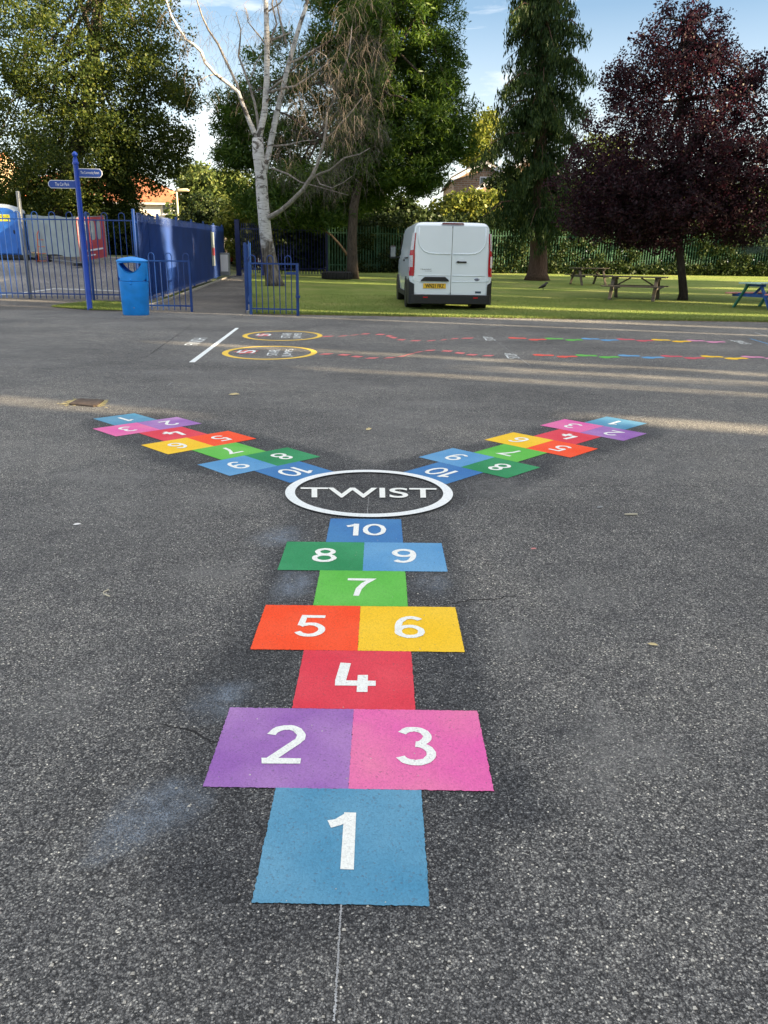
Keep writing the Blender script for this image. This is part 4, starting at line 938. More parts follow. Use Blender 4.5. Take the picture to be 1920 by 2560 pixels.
mb = MB(); mb.lathe((.02, -.222, .16), [(.012, 0), (.01, .006), (.003, .007)], 10, M=Matrix.Rotation(math.pi / 2, 3, 'X')); mb.build('rivet', GALV, bn)

# ------------------------------------------------------------------ van
def van():
    S_ = 1.0; vb = G(1121, 771.5) - Vector((.03, .78, 0)); root = empty('white_van', vb, math.radians(3.2), 'white panel van parked on the lawn with its rear doors towards us', 'van'); root.scale = (S_, S_, S_)
    hw = lambda z: np.interp(z, [.2, .35, .7, 1.0, 1.35, 1.7, 1.9, 2.0], [.93, .955, .985, .985, .96, .90, .865, .84])
    zt = lambda y: np.interp(y, [0, .1, .5, 3.2, 3.7, 4.35, 4.7, 5.0], [1.93, 1.97, 2.0, 1.99, 1.88, 1.28, 1.16, .95])
    def ringv(y, inset=0.0, dz=0.0, n=40):
        top = zt(y) - dz; bot = .30; rc = min(.17, (top - bot) / 3); pts = []
        zs = list(np.linspace(bot, top - rc, 12))
        right = [(hw(z) - inset, z) for z in zs]; wt = hw(top - rc) - inset
        arc = [(wt - rc * .9 * (1 - math.cos(a)) - .0, top - rc + rc * math.sin(a)) for a in np.linspace(.2, math.pi / 2, 7)]
        roof = [(x, top + .012 * (1 - (x / wt) ** 2)) for x in np.linspace(wt - rc * 1.1, 0, 5)]
        half = right + arc + roof; return [Vector((x, y, z)) for x, z in half] + [Vector((-x, y, z)) for x, z in half[-2::-1]]
    st = [(0.0, .085, .045), (.012, .05, .022), (.04, .022, .008), (.09, .004, .0), (.2, 0, 0), (.8, 0, 0), (1.6, 0, 0), (2.4, 0, 0), (3.2, .0, 0), (3.5, .01, 0), (3.75, .02, 0), (4.05, .03, 0), (4.35, .04, 0), (4.7, .09, 0), (4.92, .2, .05), (4.97, .3, .1)]
    loft([ringv(y, i_, d_) for y, i_, d_ in st]).build('body', VANW, root, 'auto')
    # rear doors (two leaves, proud of the body)
    def leaf_poly(x0, x1, z0, z1, rc):
        P_ = []
        for cx, cz, a0 in ((x1 - rc, z0 + rc, -90), (x1 - rc, z1 - rc, 0), (x0 + rc, z1 - rc, 90), (x0 + rc, z0 + rc, 180)):
            for k in range(5): a = math.radians(a0 + 22.5 * k); P_.append(Vector((cx + rc * math.cos(a), 0, cz + rc * math.sin(a))))
        return P_
    def slab(x0, x1, z0, z1, rc, ya, yb, name, m, par, e=.0): return MB().prism(leaf_poly(x0, x1, z0, z1, rc), (0, ya, 0), (0, yb, 0)).build(name, m, par)
    dl = slab(-.862, -.006, .365, 1.90, .06, .03, -.014, 'rear_door', VANW, root); d2 = slab(.006, .85, .365, 1.90, .06, .03, -.014, 'rear_door', VANW, root)
    # door shut lines and pressed panel: raised rim following the window shape
    def rim(pts, r_, name, par, m=VANW): MB().tube([Vector((x, -.016, z)) for x, z in pts], r_, 6).build(name, m, par, True)
    rim([(-.78, 1.86), (-.79, 1.55), (-.745, 1.44), (-.66, 1.345), (-.56, 1.30), (-.40, 1.285), (-.03, 1.28)], .014, 'pressing', dl)
    rim([(.03, 1.28), (.40, 1.285), (.56, 1.30), (.66, 1.345), (.745, 1.44), (.785, 1.55), (.775, 1.86)], .014, 'pressing', d2)
    rim([(-.78, .80), (-.03, .80)], .010, 'crease', dl); rim([(.03, .80), (.80, .80)], .010, 'crease', d2)
    rim([(-.80, .655), (-.70, .655)], .006, 'crease', dl); rim([(.03, .66), (.80, .66)], .008, 'crease', d2)
    MB().box((0, -.004, 1.13), (.016, .012, 1.53)).build('door_gap', DARK, root)
    MB().prism([Vector((x, 0, z)) for x, z in [(-.26, 1.935), (.26, 1.935), (.24, 1.965), (-.24, 1.965)]], (0, .02, 0), (0, -.03, 0)).build('brake_light', simple('dark_red_lens', (.16, .012, .02), .2, .1, 9), root)
    # handle, number plate housing, plate
    mb = MB(); mb.box((.235, -.03, 1.105), (.24, .03, .036), bevel=.012); mb.box((.155, -.032, 1.105), (.05, .036, .05), bevel=.012); h_ = mb.build('door_handle', DARK, d2)
    MB().lathe((.235, -.013, 1.14), [(.06, 0), (.055, .004), (.01, .005)], 16, M=Matrix.Rotation(math.pi / 2, 3, 'X')).build('handle_recess', VANW, d2)
    MB().prism([Vector((x, 0, z)) for x, z in [(-.72, .665), (-.045, .665), (-.06, .70), (-.14, .765), (-.62, .765), (-.70, .70)]], (0, -.01, 0), (0, -.05, 0)).build('plate_lamp_housing', DARK, dl)
    pl = MB().box((-.385, -.022, .56), (.54, .012, .115), bevel=.003).build('number_plate', PLY, root)
    text_at('WN21 FRZ', 'plate_lettering', LETK, pl, (-.385, -.0295, .56), (1, 0, 0), (0, 0, 1), .44, .088)
    text_at('WN21 FRZ', 'plate_lettering', LETK, pl, (-.380, -.0305, .56), (1, 0, 0), (0, 0, 1), .44, .088)
    text_at('TRANSIT', 'badge', LETK, dl, (-.60, -.0165, .93), (1, 0, 0), (0, 0, 1), .27, .026); text_at('CUSTOM', 'badge', LETK, dl, (-.54, -.0165, .892), (1, 0, 0), (0, 0, 1), .16, .016)
    em = MB().lathe((.62, -.014, .715), [(.062, 0), (.06, .008), (.05, .012)], 20, M=Matrix.Rotation(math.pi / 2, 3, 'X') @ Matrix.Diagonal((1, .45, 1))).build('emblem', simple('badge_blue', (.02, .04, .12), .25, .1, 5), d2, 'auto')
    text_at('Ford', 'emblem_script', LETW, em, (.62, -.0275, .715), (1, 0, 0), (0, 0, 1), .075, .026)
    sk = MB().box((.66, -.0155, .425), (.14, .004, .045)).build('dealer_sticker', simple('sticker_blue', (.03, .06, .10), .4, .1, 5), d2)
    # bumper and side cheeks
    def bump(y, i_, z0, z1): return [Vector((x, y, z)) for x, z in [(-.99 + i_, z0), (-.4, z0), (.4, z0), (.99 - i_, z0), (.99 - i_, (z0 + z1) / 2), (.99 - i_, z1), (.4, z1), (-.4, z1), (-.99 + i_, z1), (-.99 + i_, (z0 + z1) / 2)]]
    loft([bump(-.06, .13, .16, .345), bump(-.045, .06, .15, .36), bump(.02, .0, .14, .36), bump(.45, -.003, .14, .36)]).build('bumper', DARK, root)
    for s in (-1, 1):
        MB().add([(s * .87, -.03, .34), (s * .87, -.03, .60), (s * .985, .03, .66), (s * .985, .03, .34), (s * 1.0, .2, .74), (s * 1.0, .2, .34), (s * 1.0, .46, .66), (s * 1.0, .46, .34)], [(0, 1, 2, 3), (3, 2, 4, 5), (5, 4, 6, 7)]).build('corner_cladding', DARK, root)
        # tail light: tall curved lens wrapping the corner
        zs = [.78, .86, .98, 1.10, 1.24, 1.36, 1.50, 1.66, 1.74]; V = []; Vc = []; F = []; Fc = []
        for i_, z in enumerate(zs):
            w1 = np.interp(z, [.78, 1.2, 1.36, 1.74], [.955, .955, .93, .885]); in_ = np.interp(z, [.78, .9, 1.2, 1.36, 1.55, 1.74], [.885, .872, .87, .875, .862, .848]); dep = np.interp(z, [.78, .9, 1.2, 1.4, 1.74], [.06, .15, .17, .10, .05])
            V += [(s * in_, -.018, z), (s * (in_ + w1) / 2, -.022, z), (s * (w1 + .012), .025, z), (s * (w1 + .034), dep, z)]
            zc_ = min(1.30, max(.90, z)); Vc += [(s * (in_ + .022), -.0245, z), (s * ((in_ + w1) / 2 + .004), -.029, z), (s * (w1 + .016), .018, z), (s * (w1 + .039), dep * .8, z)]
            if i_: F += [((i_ - 1) * 4 + k, (i_ - 1) * 4 + k + 1, i_ * 4 + k + 1, i_ * 4 + k) for k in range(3)]
        tl = mesh_obj('tail_light', V, F, REDL, root, True)
        Fc = [((i_ - 1) * 4 + k, (i_ - 1) * 4 + k + 1, i_ * 4 + k + 1, i_ * 4 + k) for i_ in (3, 4, 6, 7, 8) for k in range(1, 3)]; mesh_obj('clear_lens', Vc, Fc, CLRL, tl, True)
        MB().box((s * .60, -.063, .30), (.11, .012, .03)).build('reflector', REDL, root)
        for z in (.665, ): MB().box((s * .875, -.03, z + .05), (.045, .03, .09), bevel=.006).build('hinge', VANW, root)
        for yw in (.95, 3.95):
            w_ = empty('wheel', (s * .88, yw, .34)); w_.parent = root; Mx = Matrix.Rotation(math.pi / 2, 3, 'Y')
            MB().lathe((0, 0, 0), [(.20, -.11), (.30, -.115), (.335, -.09), (.34, 0), (.335, .09), (.30, .115), (.20, .11)], 28, M=Mx).build('tyre', RUB, w_, 'auto')
            MB().lathe((0, 0, 0), [(.205, -.085), (.205, .085), (.19, .10), (.05, .08)], 20, M=Mx).build('rim', GALV, w_, 'auto')
            mb = MB()   # dark wheel arch
            P_ = [Vector((0, .42 * math.cos(a), .42 * math.sin(a))) for a in np.linspace(0, math.pi, 14)]; Q_ = [Vector((0, .36 * math.cos(a), .36 * math.sin(a))) for a in np.linspace(math.pi, 0, 14)]
            mb.prism([p + Vector((s * .985, yw, .34)) for p in P_ + Q_], (s * .012, 0, 0), (-s * .05, 0, 0)); mb.build('wheel_arch', DARK, root)
            MB().prism([Vector((s * .93, yw + .38 * math.cos(a), .34 + .38 * math.sin(a))) for a in np.linspace(0, 2 * math.pi, 24, endpoint=False)], (s * .062, 0, 0), (-s * .3, 0, 0)).build('arch_well', LETK, root)
        # sill, side handle, sliding rail, windows, mirror
        MB().box((s * .975, 2.45, .34), (.03, 2.2, .12), bevel=.01).build('side_sill', DARK, root)
        MB().box((s * .985, 1.75, 1.13), (.03, .22, .045), bevel=.01).build('side_handle', DARK, root)
        MB().box((s * .984, 1.1, 1.19), (.016, 1.0, .022)).build('slide_rail', DARK, root)
        V = [(s * .968, 3.15, 1.28), (s * .968, 4.05, 1.24), (s * .905, 3.72, 1.72), (s * .895, 3.2, 1.76)]; mesh_obj('side_window', V, [(0, 1, 2, 3)] if s > 0 else [(3, 2, 1, 0)], GLASS, root)
        mr = MB().box((s * 1.14, 3.86, 1.34), (.17, .12, .36), bevel=.035).build('door_mirror', VANW if s > 5 else DARK, root); MB().box((s * 1.14, 3.795, 1.35), (.135, .012, .25), bevel=.004).build('mirror_glass', mat_glass('mirror_silver', (.14, .18, .2)), mr)
        MB().bar((s * .95, 3.88, 1.2), (s * 1.1, 3.87, 1.24), .05, .04).build('mirror_arm', DARK, mr)
    V = [(-.80, 3.74, 1.84), (.80, 3.74, 1.84), (.88, 4.33, 1.31), (-.88, 4.33, 1.31)]; mesh_obj('windscreen', [Vector(v) + Vector((0, .012, .02)) for v in V], [(0, 1, 2, 3)], GLASS, root)
    mb = MB(); mb.box((0, 2.4, .27), (1.5, 4.2, .12)); mb.tube([(-.35, -.02, .2), (-.35, 1.0, .2)], .03, 8); mb.bar((-.8, .95, .3), (.8, .95, .3), .12, .12); mb.build('underbody', DARK, root)
van()

# ------------------------------------------------------------------ picnic tables
def picnic(loc, rz, label, mats, s=1.0):
    root = empty('picnic_table', loc, rz, label, 'picnic table', 'picnic tables on the lawn'); root.scale = (s, s, s)
    top, seat, leg, beam, leg2 = mats; L_ = 1.6
    mb = MB()
    for i in range(5): mb.box((0, -.29 + i * .145, .73), (L_, .135, .04), bevel=.006)
    mb.build('tabletop', top, root)
    for s_ in (-1, 1):
        mb = MB()
        for k in range(2): mb.box((0, s_ * (.60 + k * .12), .44), (L_, .11, .038), bevel=.006)
        mb.build('bench_seat', seat, root)
    for sx in (-1, 1):
        x = sx * .56
        for s_ in (-1, 1): MB().bar((x, s_ * .62, 0), (x, s_ * .20, .71), .045, .09, up=(1, 0, 0)).build('leg', leg if s_ < 0 else leg2, root)
        MB().box((x + .045, 0, .395), (.04, 1.46, .09)).build('seat_beam', beam, root); MB().box((x + .045, 0, .675), (.04, .66, .07)).build('top_beam', beam, root)
        MB().bar((x - sx * .02, 0, .42), (x - sx * .42, 0, .70), .04, .07, up=(0, 1, 0)).build('brace', leg, root)
    return root
wg = (WOODG,) * 5
c = (G(1509, 751) + G(1602, 753) + G(1565, 746) + G(1660, 751)) / 4
picnic(c, math.radians(-24), 'weathered wooden picnic table nearest the purple tree', wg, .95).scale = (1.12, 1.08, .93)
c = (G(1421.5, 710.5) + G(1438, 716.5) + G(1502.5, 711.5) + G(1520, 716)) / 4
picnic(c + Vector((.0, .1, 0)), math.radians(12), 'farther weathered wooden picnic table close to the green palisade fence', wg, .93)
c = Vector((10.12, 21.6, T(10.5, 21.6)))
picnic(c, math.radians(28), 'blue, green and pink painted picnic table cut off by the right edge', (WOODW, WOODP, WOODB, WOODB, WOODGR), .92)

# ------------------------------------------------------------------ bird, tractor tyre
bc = G(1357, 728); bd = empty('crow', bc, math.radians(25), 'small black bird standing on the lawn left of the picnic tables', 'bird'); K = simple('crow_feathers', (.01, .01, .012), .5, .2, 30)
mb = MB(); mb.tube([(-.20, 0, .10), (-.12, 0, .135), (-.03, 0, .165), (.05, 0, .20), (.10, 0, .25), (.13, 0, .285), (.17, 0, .285), (.215, 0, .27)], [.012, .03, .058, .064, .045, .034, .026, .004], 10); mb.build('body', K, bd, True)
for s in (-1, 1): MB().tube([(0, s * .02, .13), (.01, s * .025, .06), (.0, s * .025, 0), (.04, s * .03, .003)], .006, 5).build('leg', K, bd)
tc_ = G(843, 699); MB_ = MB().lathe((0, 0, 0), [(.28, .02), (.30, 0), (.55, .0), (.63, .05), (.66, .17), (.63, .29), (.55, .34), (.36, .33), (.30, .30), (.28, .2)], 40)
ty = empty('tractor_tyre', tc_, 0, 'big black tractor tyre lying on the lawn against the shaded trunk', 'tyre'); MB_.build('casing', RUB, ty, 'auto')
mb = MB()
for k in range(26): a = 2 * math.pi * k / 26; mb.box((.655 * math.cos(a), .655 * math.sin(a), .17), (.05, .06, .26), rz=a)
mb.build('tread', RUB, ty)

# ------------------------------------------------------------------ car park things
tb = P(30, 652, 32.6); tz = T(tb.x, 32.6)
Tl = empty('portable_toilet', (tb.x, 32.6, tz), math.radians(12), 'blue portable toilet with pale rounded roof behind the railing', 'portable toilet'); Tl.scale = (.95, .95, .88)
MB().box((0, 0, .09), (1.24, 1.24, .18), bevel=.02).build('base', DARK, Tl)
MB().box((0, 0, 1.08), (1.16, 1.16, 1.8), bevel=.03).build('cabin', TOIL, Tl)
for sx in (-1, 1): MB().box((sx * .57, -.59, 1.08), (.035, .035, 1.8)).build('corner_trim', TOILR, Tl)
d_ = MB().box((0, -.59, 1.1), (.86, .03, 1.74), bevel=.01).build('door', TOIL, Tl)
MB().prism([Vector((.43 * math.cos(a), 0, 1.97 + .17 * math.sin(a))) for a in np.linspace(0, math.pi, 14)], (0, -.61, 0), (0, -.58, 0)).build('arch_panel', TOIL, Tl)
mb = MB(); V = []; prof = [Vector((.62 * math.cos(a), 0, 1.97 + .32 * math.sin(a) ** .8)) for a in np.linspace(0, math.pi, 18)]
mb.prism(prof, (0, -.60, 0), (0, .62, 0)); mb.build('roof', TOILR, Tl)
sg = MB().box((.05, -.613, 1.72), (.42, .012, .28)).build('yellow_sign', YSIGN, Tl)
text_at('TOILET', 'sign_lettering', LETK, sg, (.05, -.621, 1.77), (1, 0, 0), (0, 0, 1), .34, .10)
for z in (.45, 1.05): MB().box((-.38, -.61, z), (.09, .02, .09), bevel=.01).build('hinge', DARK, d_)
MB().box((.36, -.615, 1.15), (.05, .03, .16), bevel=.01).build('latch', DARK, d_)
# covered site fence panel
a = P(80, 655, 32.4); b = P(203, 662, 29.8); a = Vector((a.x, a.y, T(a.x, a.y))); b = Vector((b.x, b.y, T(b.x, b.y)))
sf = empty('site_fence_panel', a, 0, 'temporary mesh fence panel covered with a grey sheet beside the toilet', 'fence panel'); sf.scale = (1, 1, .80); D = b - a
mb = MB()
for t_ in (0, 1): mb.tube([D * t_ + Vector((0, 0, .05)), D * t_ + Vector((0, 0, 2.05))], .025, 8)
for z in (.12, 2.02): mb.tube([Vector((0, 0, z)), D + Vector((0, 0, z))], .022, 8)
mb.build('frame', GALV, sf, 'auto'); mb = MB()
for k in range(46): mb.tube([D * (k / 45) + Vector((0, .01, .12)), D * (k / 45) + Vector((0, .01, .5))], .006, 4)
mb.build('mesh_wires', GALV, sf)
V = []; F = []; nx, nz_ = 40, 14; r = random.Random(3); dn = D.normalized(); nm = Vector((dn.y, -dn.x, 0))
for j in range(nz_ + 1):
    for i in range(nx + 1):
        z = .36 + .03 * math.sin(i * .35) + (1.72 - .02 * math.sin(i * .4)) * j / nz_; V.append(D * (i / nx) + nm * (.04 + .03 * math.sin(i * .9 + j * .25) * (1 - j / nz_) + .01 * r.random()) + Vector((0, 0, z)))
F = [(j * (nx + 1) + i, j * (nx + 1) + i + 1, (j + 1) * (nx + 1) + i + 1, (j + 1) * (nx + 1) + i) for j in range(nz_) for i in range(nx)]
mesh_obj('grey_sheet', V, F, GREY, sf, True)
for t_ in (0, 1): MB().box(D * t_ + Vector((0, 0, .06)), (.6, .22, .12), rz=1.2, bevel=.02).build('foot_block', DARK, sf)
b2 = P(270, 655, 31.6); b2 = Vector((b2.x, b2.y, T(b2.x, b2.y)))
rb_ = empty('red_banner_screen', b, 0, 'red printed banner stretched on a frame at the right end of the grey sheet', 'banner'); rb_.scale = (1, 1, .84); D2 = b2 - b
V = []
for j in range(9):
    for i in range(17): V.append(D2 * (i / 16) + Vector((0, -.05 - .03 * math.sin(i * .8) * (1 - j / 8), .22 + .06 * i / 16 + 1.78 * j / 8)))
F = [(j * 17 + i, j * 17 + i + 1, (j + 1) * 17 + i + 1, (j + 1) * 17 + i) for j in range(8) for i in range(16)]
bc_ = mesh_obj('banner_cloth', V, F, REDB, rb_, True); mb = MB()
for t_ in (0, 1): mb.tube([D2 * t_ + Vector((0, .02, .0)), D2 * t_ + Vector((0, .02, 2.05))], .025, 8)
mb.tube([Vector((0, .02, 2.03)), D2 + Vector((0, .02, 2.03))], .022, 8); mb.build('frame', GALV, rb_, 'auto')
dd = D2.normalized()
for cx, w_ in ((.30, .2), (.56, .22), (.80, .16)):
    c = D2 * cx + Vector((0, -.12, 1.45)); pp = []
    for k in range(20): a_ = 2 * math.pi * k / 20; pp.append(c + dd * (w_ * math.copysign(abs(math.cos(a_)) ** .5, math.cos(a_))) * .8 + Vector((0, 0, .40 * math.copysign(abs(math.sin(a_)) ** .5, math.sin(a_)))))
    mesh_obj('picture_panel', pp, [tuple(range(20))], GREY, rb_)
MB().bar(D2 * .2 + Vector((0, -.12, .62)), D2 * .9 + Vector((0, -.12, .66)), .01, .07).build('white_band', LETW, rb_)
MB().bar(D2 * .3 + Vector((0, -.12, .42)), D2 * .6 + Vector((0, -.12, .43)), .01, .05).build('white_band', LETW, rb_)
# orange sack truck
tk = P(108, 652, 31.4); tk = empty('sack_truck', (tk.x, 31.4, T(tk.x, 31.4)), 0, 'orange two wheeled sack truck leaning on the grey sheet', 'sack truck'); OR = simple('orange_metal', (.6, .12, .04), .5, .1, 5)
mb = MB()
for s in (-1, 1): mb.tube([(s * .17, 0, .06), (s * .17, .12, 1.0), (s * .12, .2, 1.15)], .018, 8)
for z in (.3, .55, .8): mb.tube([(-.17, .12 * z, z), (.17, .12 * z, z)], .012, 6)
mb.box((0, -.12, .03), (.4, .24, .02)); mb.build('frame', OR, tk, 'auto')
for s in (-1, 1): MB().lathe((s * .24, .06, .13), [(.06, -.03), (.13, -.035), (.13, .035), (.06, .03)], 18, M=Matrix.Rotation(math.pi / 2, 3, 'Y')).build('wheel', RUB, tk, 'auto')

# ------------------------------------------------------------------ parked cars beyond the gate
def car(px, Y_, rz, m, label, hgt=1.45, van_=False):
    p = P(px, 680, Y_); root = empty('parked_car', (p.x, Y_, T(p.x, Y_)), rz, label, 'van' if van_ else 'car', 'vehicles beyond the gate')
    if van_: prof = [(0, .35), (0, 1.0), (.1, 1.9), (.3, 2.1), (3.3, 2.1), (4.0, 1.3), (4.8, 1.05), (4.9, .35)]
    else: prof = [(0, .35), (-.02, .75), (.15, .95), (.55, 1.0), (1.0, 1.42), (2.5, 1.46), (3.2, 1.0), (4.1, .85), (4.25, .6), (4.22, .35)]
    mb = MB(); n = len(prof); V = []
    for xw, ins in ((-.84, .06), (-.80, 0), (.80, 0), (.84, .06)):
        for y, z in prof: V.append(Vector((xw * (1 - (.16 if z > 1.1 else 0)), y + (ins if y < 2 else -ins), z - ins * .4)))
    F = [(j * n + i, j * n + (i + 1) % n, (j + 1) * n + (i + 1) % n, (j + 1) * n + i) for j in range(3) for i in range(n)] + [tuple(range(n - 1, -1, -1)), tuple(3 * n + i for i in range(n))]
    mb.add(V, F); mb.build('body', m, root)
    if not van_:
        MB().prism([Vector((x, 0, z)) for x, z in [(-.6, 1.02), (.6, 1.02), (.52, 1.36), (-.52, 1.36)]], (0, .55, 0), (0, .75, 0)).build('rear_window', GLASS, root)
    for s in (-1, 1):
        MB().box((s * .68, -.01, .8 if not van_ else .9), (.16, .06, .16), bevel=.02).build('tail_light', REDL, root)
        MB().add([(s * .77, 1.1, 1.0), (s * .77, 2.9, 1.0), (s * .715, 2.45, 1.38), (s * .715, 1.25, 1.38)], [(0, 1, 2, 3)]).build('side_window', GLASS, root)
        for yw in (.8, 3.4): MB().lathe((s * .76, yw, .32), [(.2, -.1), (.32, -.1), (.32, .1), (.2, .1)], 18, M=Matrix.Rotation(math.pi / 2, 3, 'Y')).build('wheel', RUB, root)
car(612, 50, .3, simple('red_car_paint', (.35, .01, .015), .25, .05, 2, coat=.5), 'dark red car glimpsed between the bars of the far gate')
car(646, 54, -.1, VANW, 'white van glimpsed through the right side of the far gate', van_=True)
car(598, 57, .2, simple('grey_car_paint', (.2, .23, .25), .25, .05, 2, coat=.5), 'grey van glimpsed behind the left gate post', van_=True)

# ------------------------------------------------------------------ houses
def house(name, label, x0, x1, y0, y1, eave, ridge, mw, mr, hip=0.0, axis='x', base=None, wins=(), chim=None, over=.35):
    z0 = T((x0 + x1) / 2, y0) if base is None else base
    root = empty(name, ((x0 + x1) / 2, y0, z0), 0, label, 'house'); o = Vector(root.location); q = lambda x, y, z: Vector((x, y, z)) - o
    mb = MB(); xm, ym = (x0 + x1) / 2, (y0 + y1) / 2
    B = [q(x0, y0, z0), q(x1, y0, z0), q(x1, y1, z0), q(x0, y1, z0), q(x0, y0, eave), q(x1, y0, eave), q(x1, y1, eave), q(x0, y1, eave)]
    F = [(0, 1, 5, 4), (1, 2, 6, 5), (2, 3, 7, 6), (3, 0, 4, 7)]
    if axis == 'y':
        B += [q(xm, y0, ridge - .12), q(xm, y1, ridge - .12)]; F += [(4, 5, 8), (7, 9, 6)]
    elif hip == 0:
        B += [q(x0, ym, ridge - .12), q(x1, ym, ridge - .12)]; F += [(4, 8, 7), (5, 6, 9)]
    mb.add(B, F); mb.build('wall', mw, root)
    e = over; mb = MB()
    k_ = (ridge - eave) / ((x1 - x0) / 2 if axis == 'y' else (y1 - y0) / 2); ez = eave - e * k_ * .6
    if axis == 'y':
        for s, xe in ((-1, x0 - e), (1, x1 + e)): mb.prism([q(xe, y0 - e, ez), q(xm, y0 - e, ridge), q(xm, y1 + e, ridge), q(xe, y1 + e, ez)], (0, 0, 0), (0, 0, .14))
    else:
        h1 = hip; mb.prism([q(x0 - e, y0 - e, ez), q(x1 + e, y0 - e, ez), q(x1 - h1, ym, ridge), q(x0 + h1, ym, ridge)], (0, 0, 0), (0, 0, .14)); mb.prism([q(x0 - e, y1 + e, ez), q(x1 + e, y1 + e, ez), q(x1 - h1, ym, ridge), q(x0 + h1, ym, ridge)], (0, 0, 0), (0, 0, .14))
        if h1:
            mb.prism([q(x1 + e, y0 - e, ez), q(x1 + e, y1 + e, ez), q(x1 - h1, ym, ridge)], (0, 0, .001), (0, 0, .141)); mb.prism([q(x0 - e, y0 - e, ez), q(x0 - e, y1 + e, ez), q(x0 + h1, ym, ridge)], (0, 0, .001), (0, 0, .141))
    rf = mb.build('roof', mr, root)
    if axis == 'y':
        mb = MB()
        for s, xe in ((-1, x0 - e), (1, x1 + e)): mb.prism([q(xe, y0 - e, ez - .22), q(xm, y0 - e, ridge - .22), q(xm, y0 - e, ridge + .02), q(xe, y0 - e, ez + .02)], (0, -.06, 0), (0, -.005, 0))
        mb.build('bargeboard', TRIM, root)
    else: MB().box(q(xm, y0 - e - .02, ez), (x1 - x0 + 2 * e, .1, .14)).build('gutter', TRIM, root)
    for wx, wz, ww, wh in wins:
        f = MB().box(q(wx, y0 - .03, wz), (ww, .08, wh), bevel=.01).build('window', TRIM, root)
        for s in (-1, 1): MB().box(q(wx + s * ww * .24, y0 - .075, wz), (ww * .4, .02, wh * .84)).build('pane', GLASS, f)
        MB().box(q(wx, y0 - .09, wz - wh / 2 - .04), (ww + .1, .16, .06)).build('sill', TRIM, f)
    if chim:
        cx, cy, zt_ = chim; c_ = MB().box(q(cx, cy, (ridge - 1.5 + zt_) / 2), (.7, .6, zt_ - ridge + 1.5)).build('chimney', BRK, rf)
        for s in (-.18, .18): MB().lathe(q(cx + s, cy, zt_), [(.12, 0), (.10, .35), (.12, .4)], 12).build('chimney_pot', simple('clay_pot', (.5, .2, .08), .8, .1, 5), rf)
    return root
m1 = .0362
def pz(px, py, Y): return P(px, py, Y).z
wx1 = P(460, 545, 70).x; wx0 = wx1 - 17; e_ = pz(452, 507, 70); r_ = pz(328, 436, 74.5)
hs = house('white_house', 'white rendered house with orange tiled hipped roof behind the tall blue fence', wx0, wx1, 70, 79, e_, r_, RENDER, TILE, hip=5.0, wins=[(P(417, 540, 70).x, pz(417, 521, 70), .62, .95), (wx1 - 6, e_ - 1, 1.4, 1.1), (wx1 - 11, e_ - 1, 1.4, 1.1)])
house('orange_roofed_house', 'house with orange tiles glimpsed through the big tree at the left edge', -48, -31, 64, 73, pz(60, 455, 64), pz(60, 385, 68), simple('cream_render', (.6, .45, .28), .9, .1, 1), TILE, hip=0)
bx = P(1210, 402, 62).x; hx = P(1136, 439, 62).x
house('brick_house', 'brown brick gabled house showing above the yellow hedge', hx, 2 * bx - hx, 62, 74, pz(1136, 445, 62), pz(1210, 402, 62), BRK, SLATE, axis='y', wins=[(bx + .2, pz(1210, 455, 62), .9, .7)], over=.25)
cx0 = P(1190, 470, 58.5).x; cx1 = P(1330, 400, 58.5).x
house('brick_house', 'lower brick gable with white bargeboard half hidden by the conifer', cx0, 2 * cx1 - cx0, 58.5, 61.9, pz(1190, 474, 58.5), pz(1330, 388, 58.5), BRK, SLATE, axis='y', over=.1)
ch_ = house('grey_roofed_house', 'distant grey roofed house with orange chimney pots and aerial left of the birch', -16.2, -9.5, 66, 74, 4.2, pz(560, 512, 70), simple('dull_render', (.25, .23, .2), .9, .1, 1), SLATE, hip=0, chim=(P(570, 480, 66.6).x, 66.6, pz(570, 490, 66.6)))
mb = MB(); o_ = Vector(ch_.location); q = P(572, 490, 66.6) - o_; mb.tube([q, q + Vector((0, 0, 1.5))], .03, 6); mb.tube([q + Vector((-.9, 0, 1.4)), q + Vector((.5, 0, 1.45))], .025, 6)
for k in range(7): mb.tube([q + Vector((-.85 + k * .2, -.2, 1.42)), q + Vector((-.85 + k * .2, .2, 1.42))], .015, 5)
mb.build('aerial', GALV, ch_)
lp = P(450, 560, 55); zt_ = P(450, 478, 55).z; z0 = T(lp.x, 55)
lm = empty('street_lamp', (lp.x - .1, 55, z0), 0, 'pale street lamp with a flat head in front of the white house', 'street lamp')
MB().lathe((0, 0, 0), [(.10, 0), (.08, .8), (.065, zt_ - z0 - .1), (.05, zt_ - z0)], 10).build('pole', simple('pale_pole', (.5, .46, .32), .6, .1, 3), lm, 'auto')
MB().tube([(-.12, 0, zt_ - z0 - .02), (.15, 0, zt_ - z0 + .05), (.7, 0, zt_ - z0 + .08), (.85, 0, zt_ - z0 + .04)], [.05, .11, .11, .04], 8).build('lamp_head', simple('lamp_head_buff', (.5, .42, .28), .6, .1, 3), lm, True)

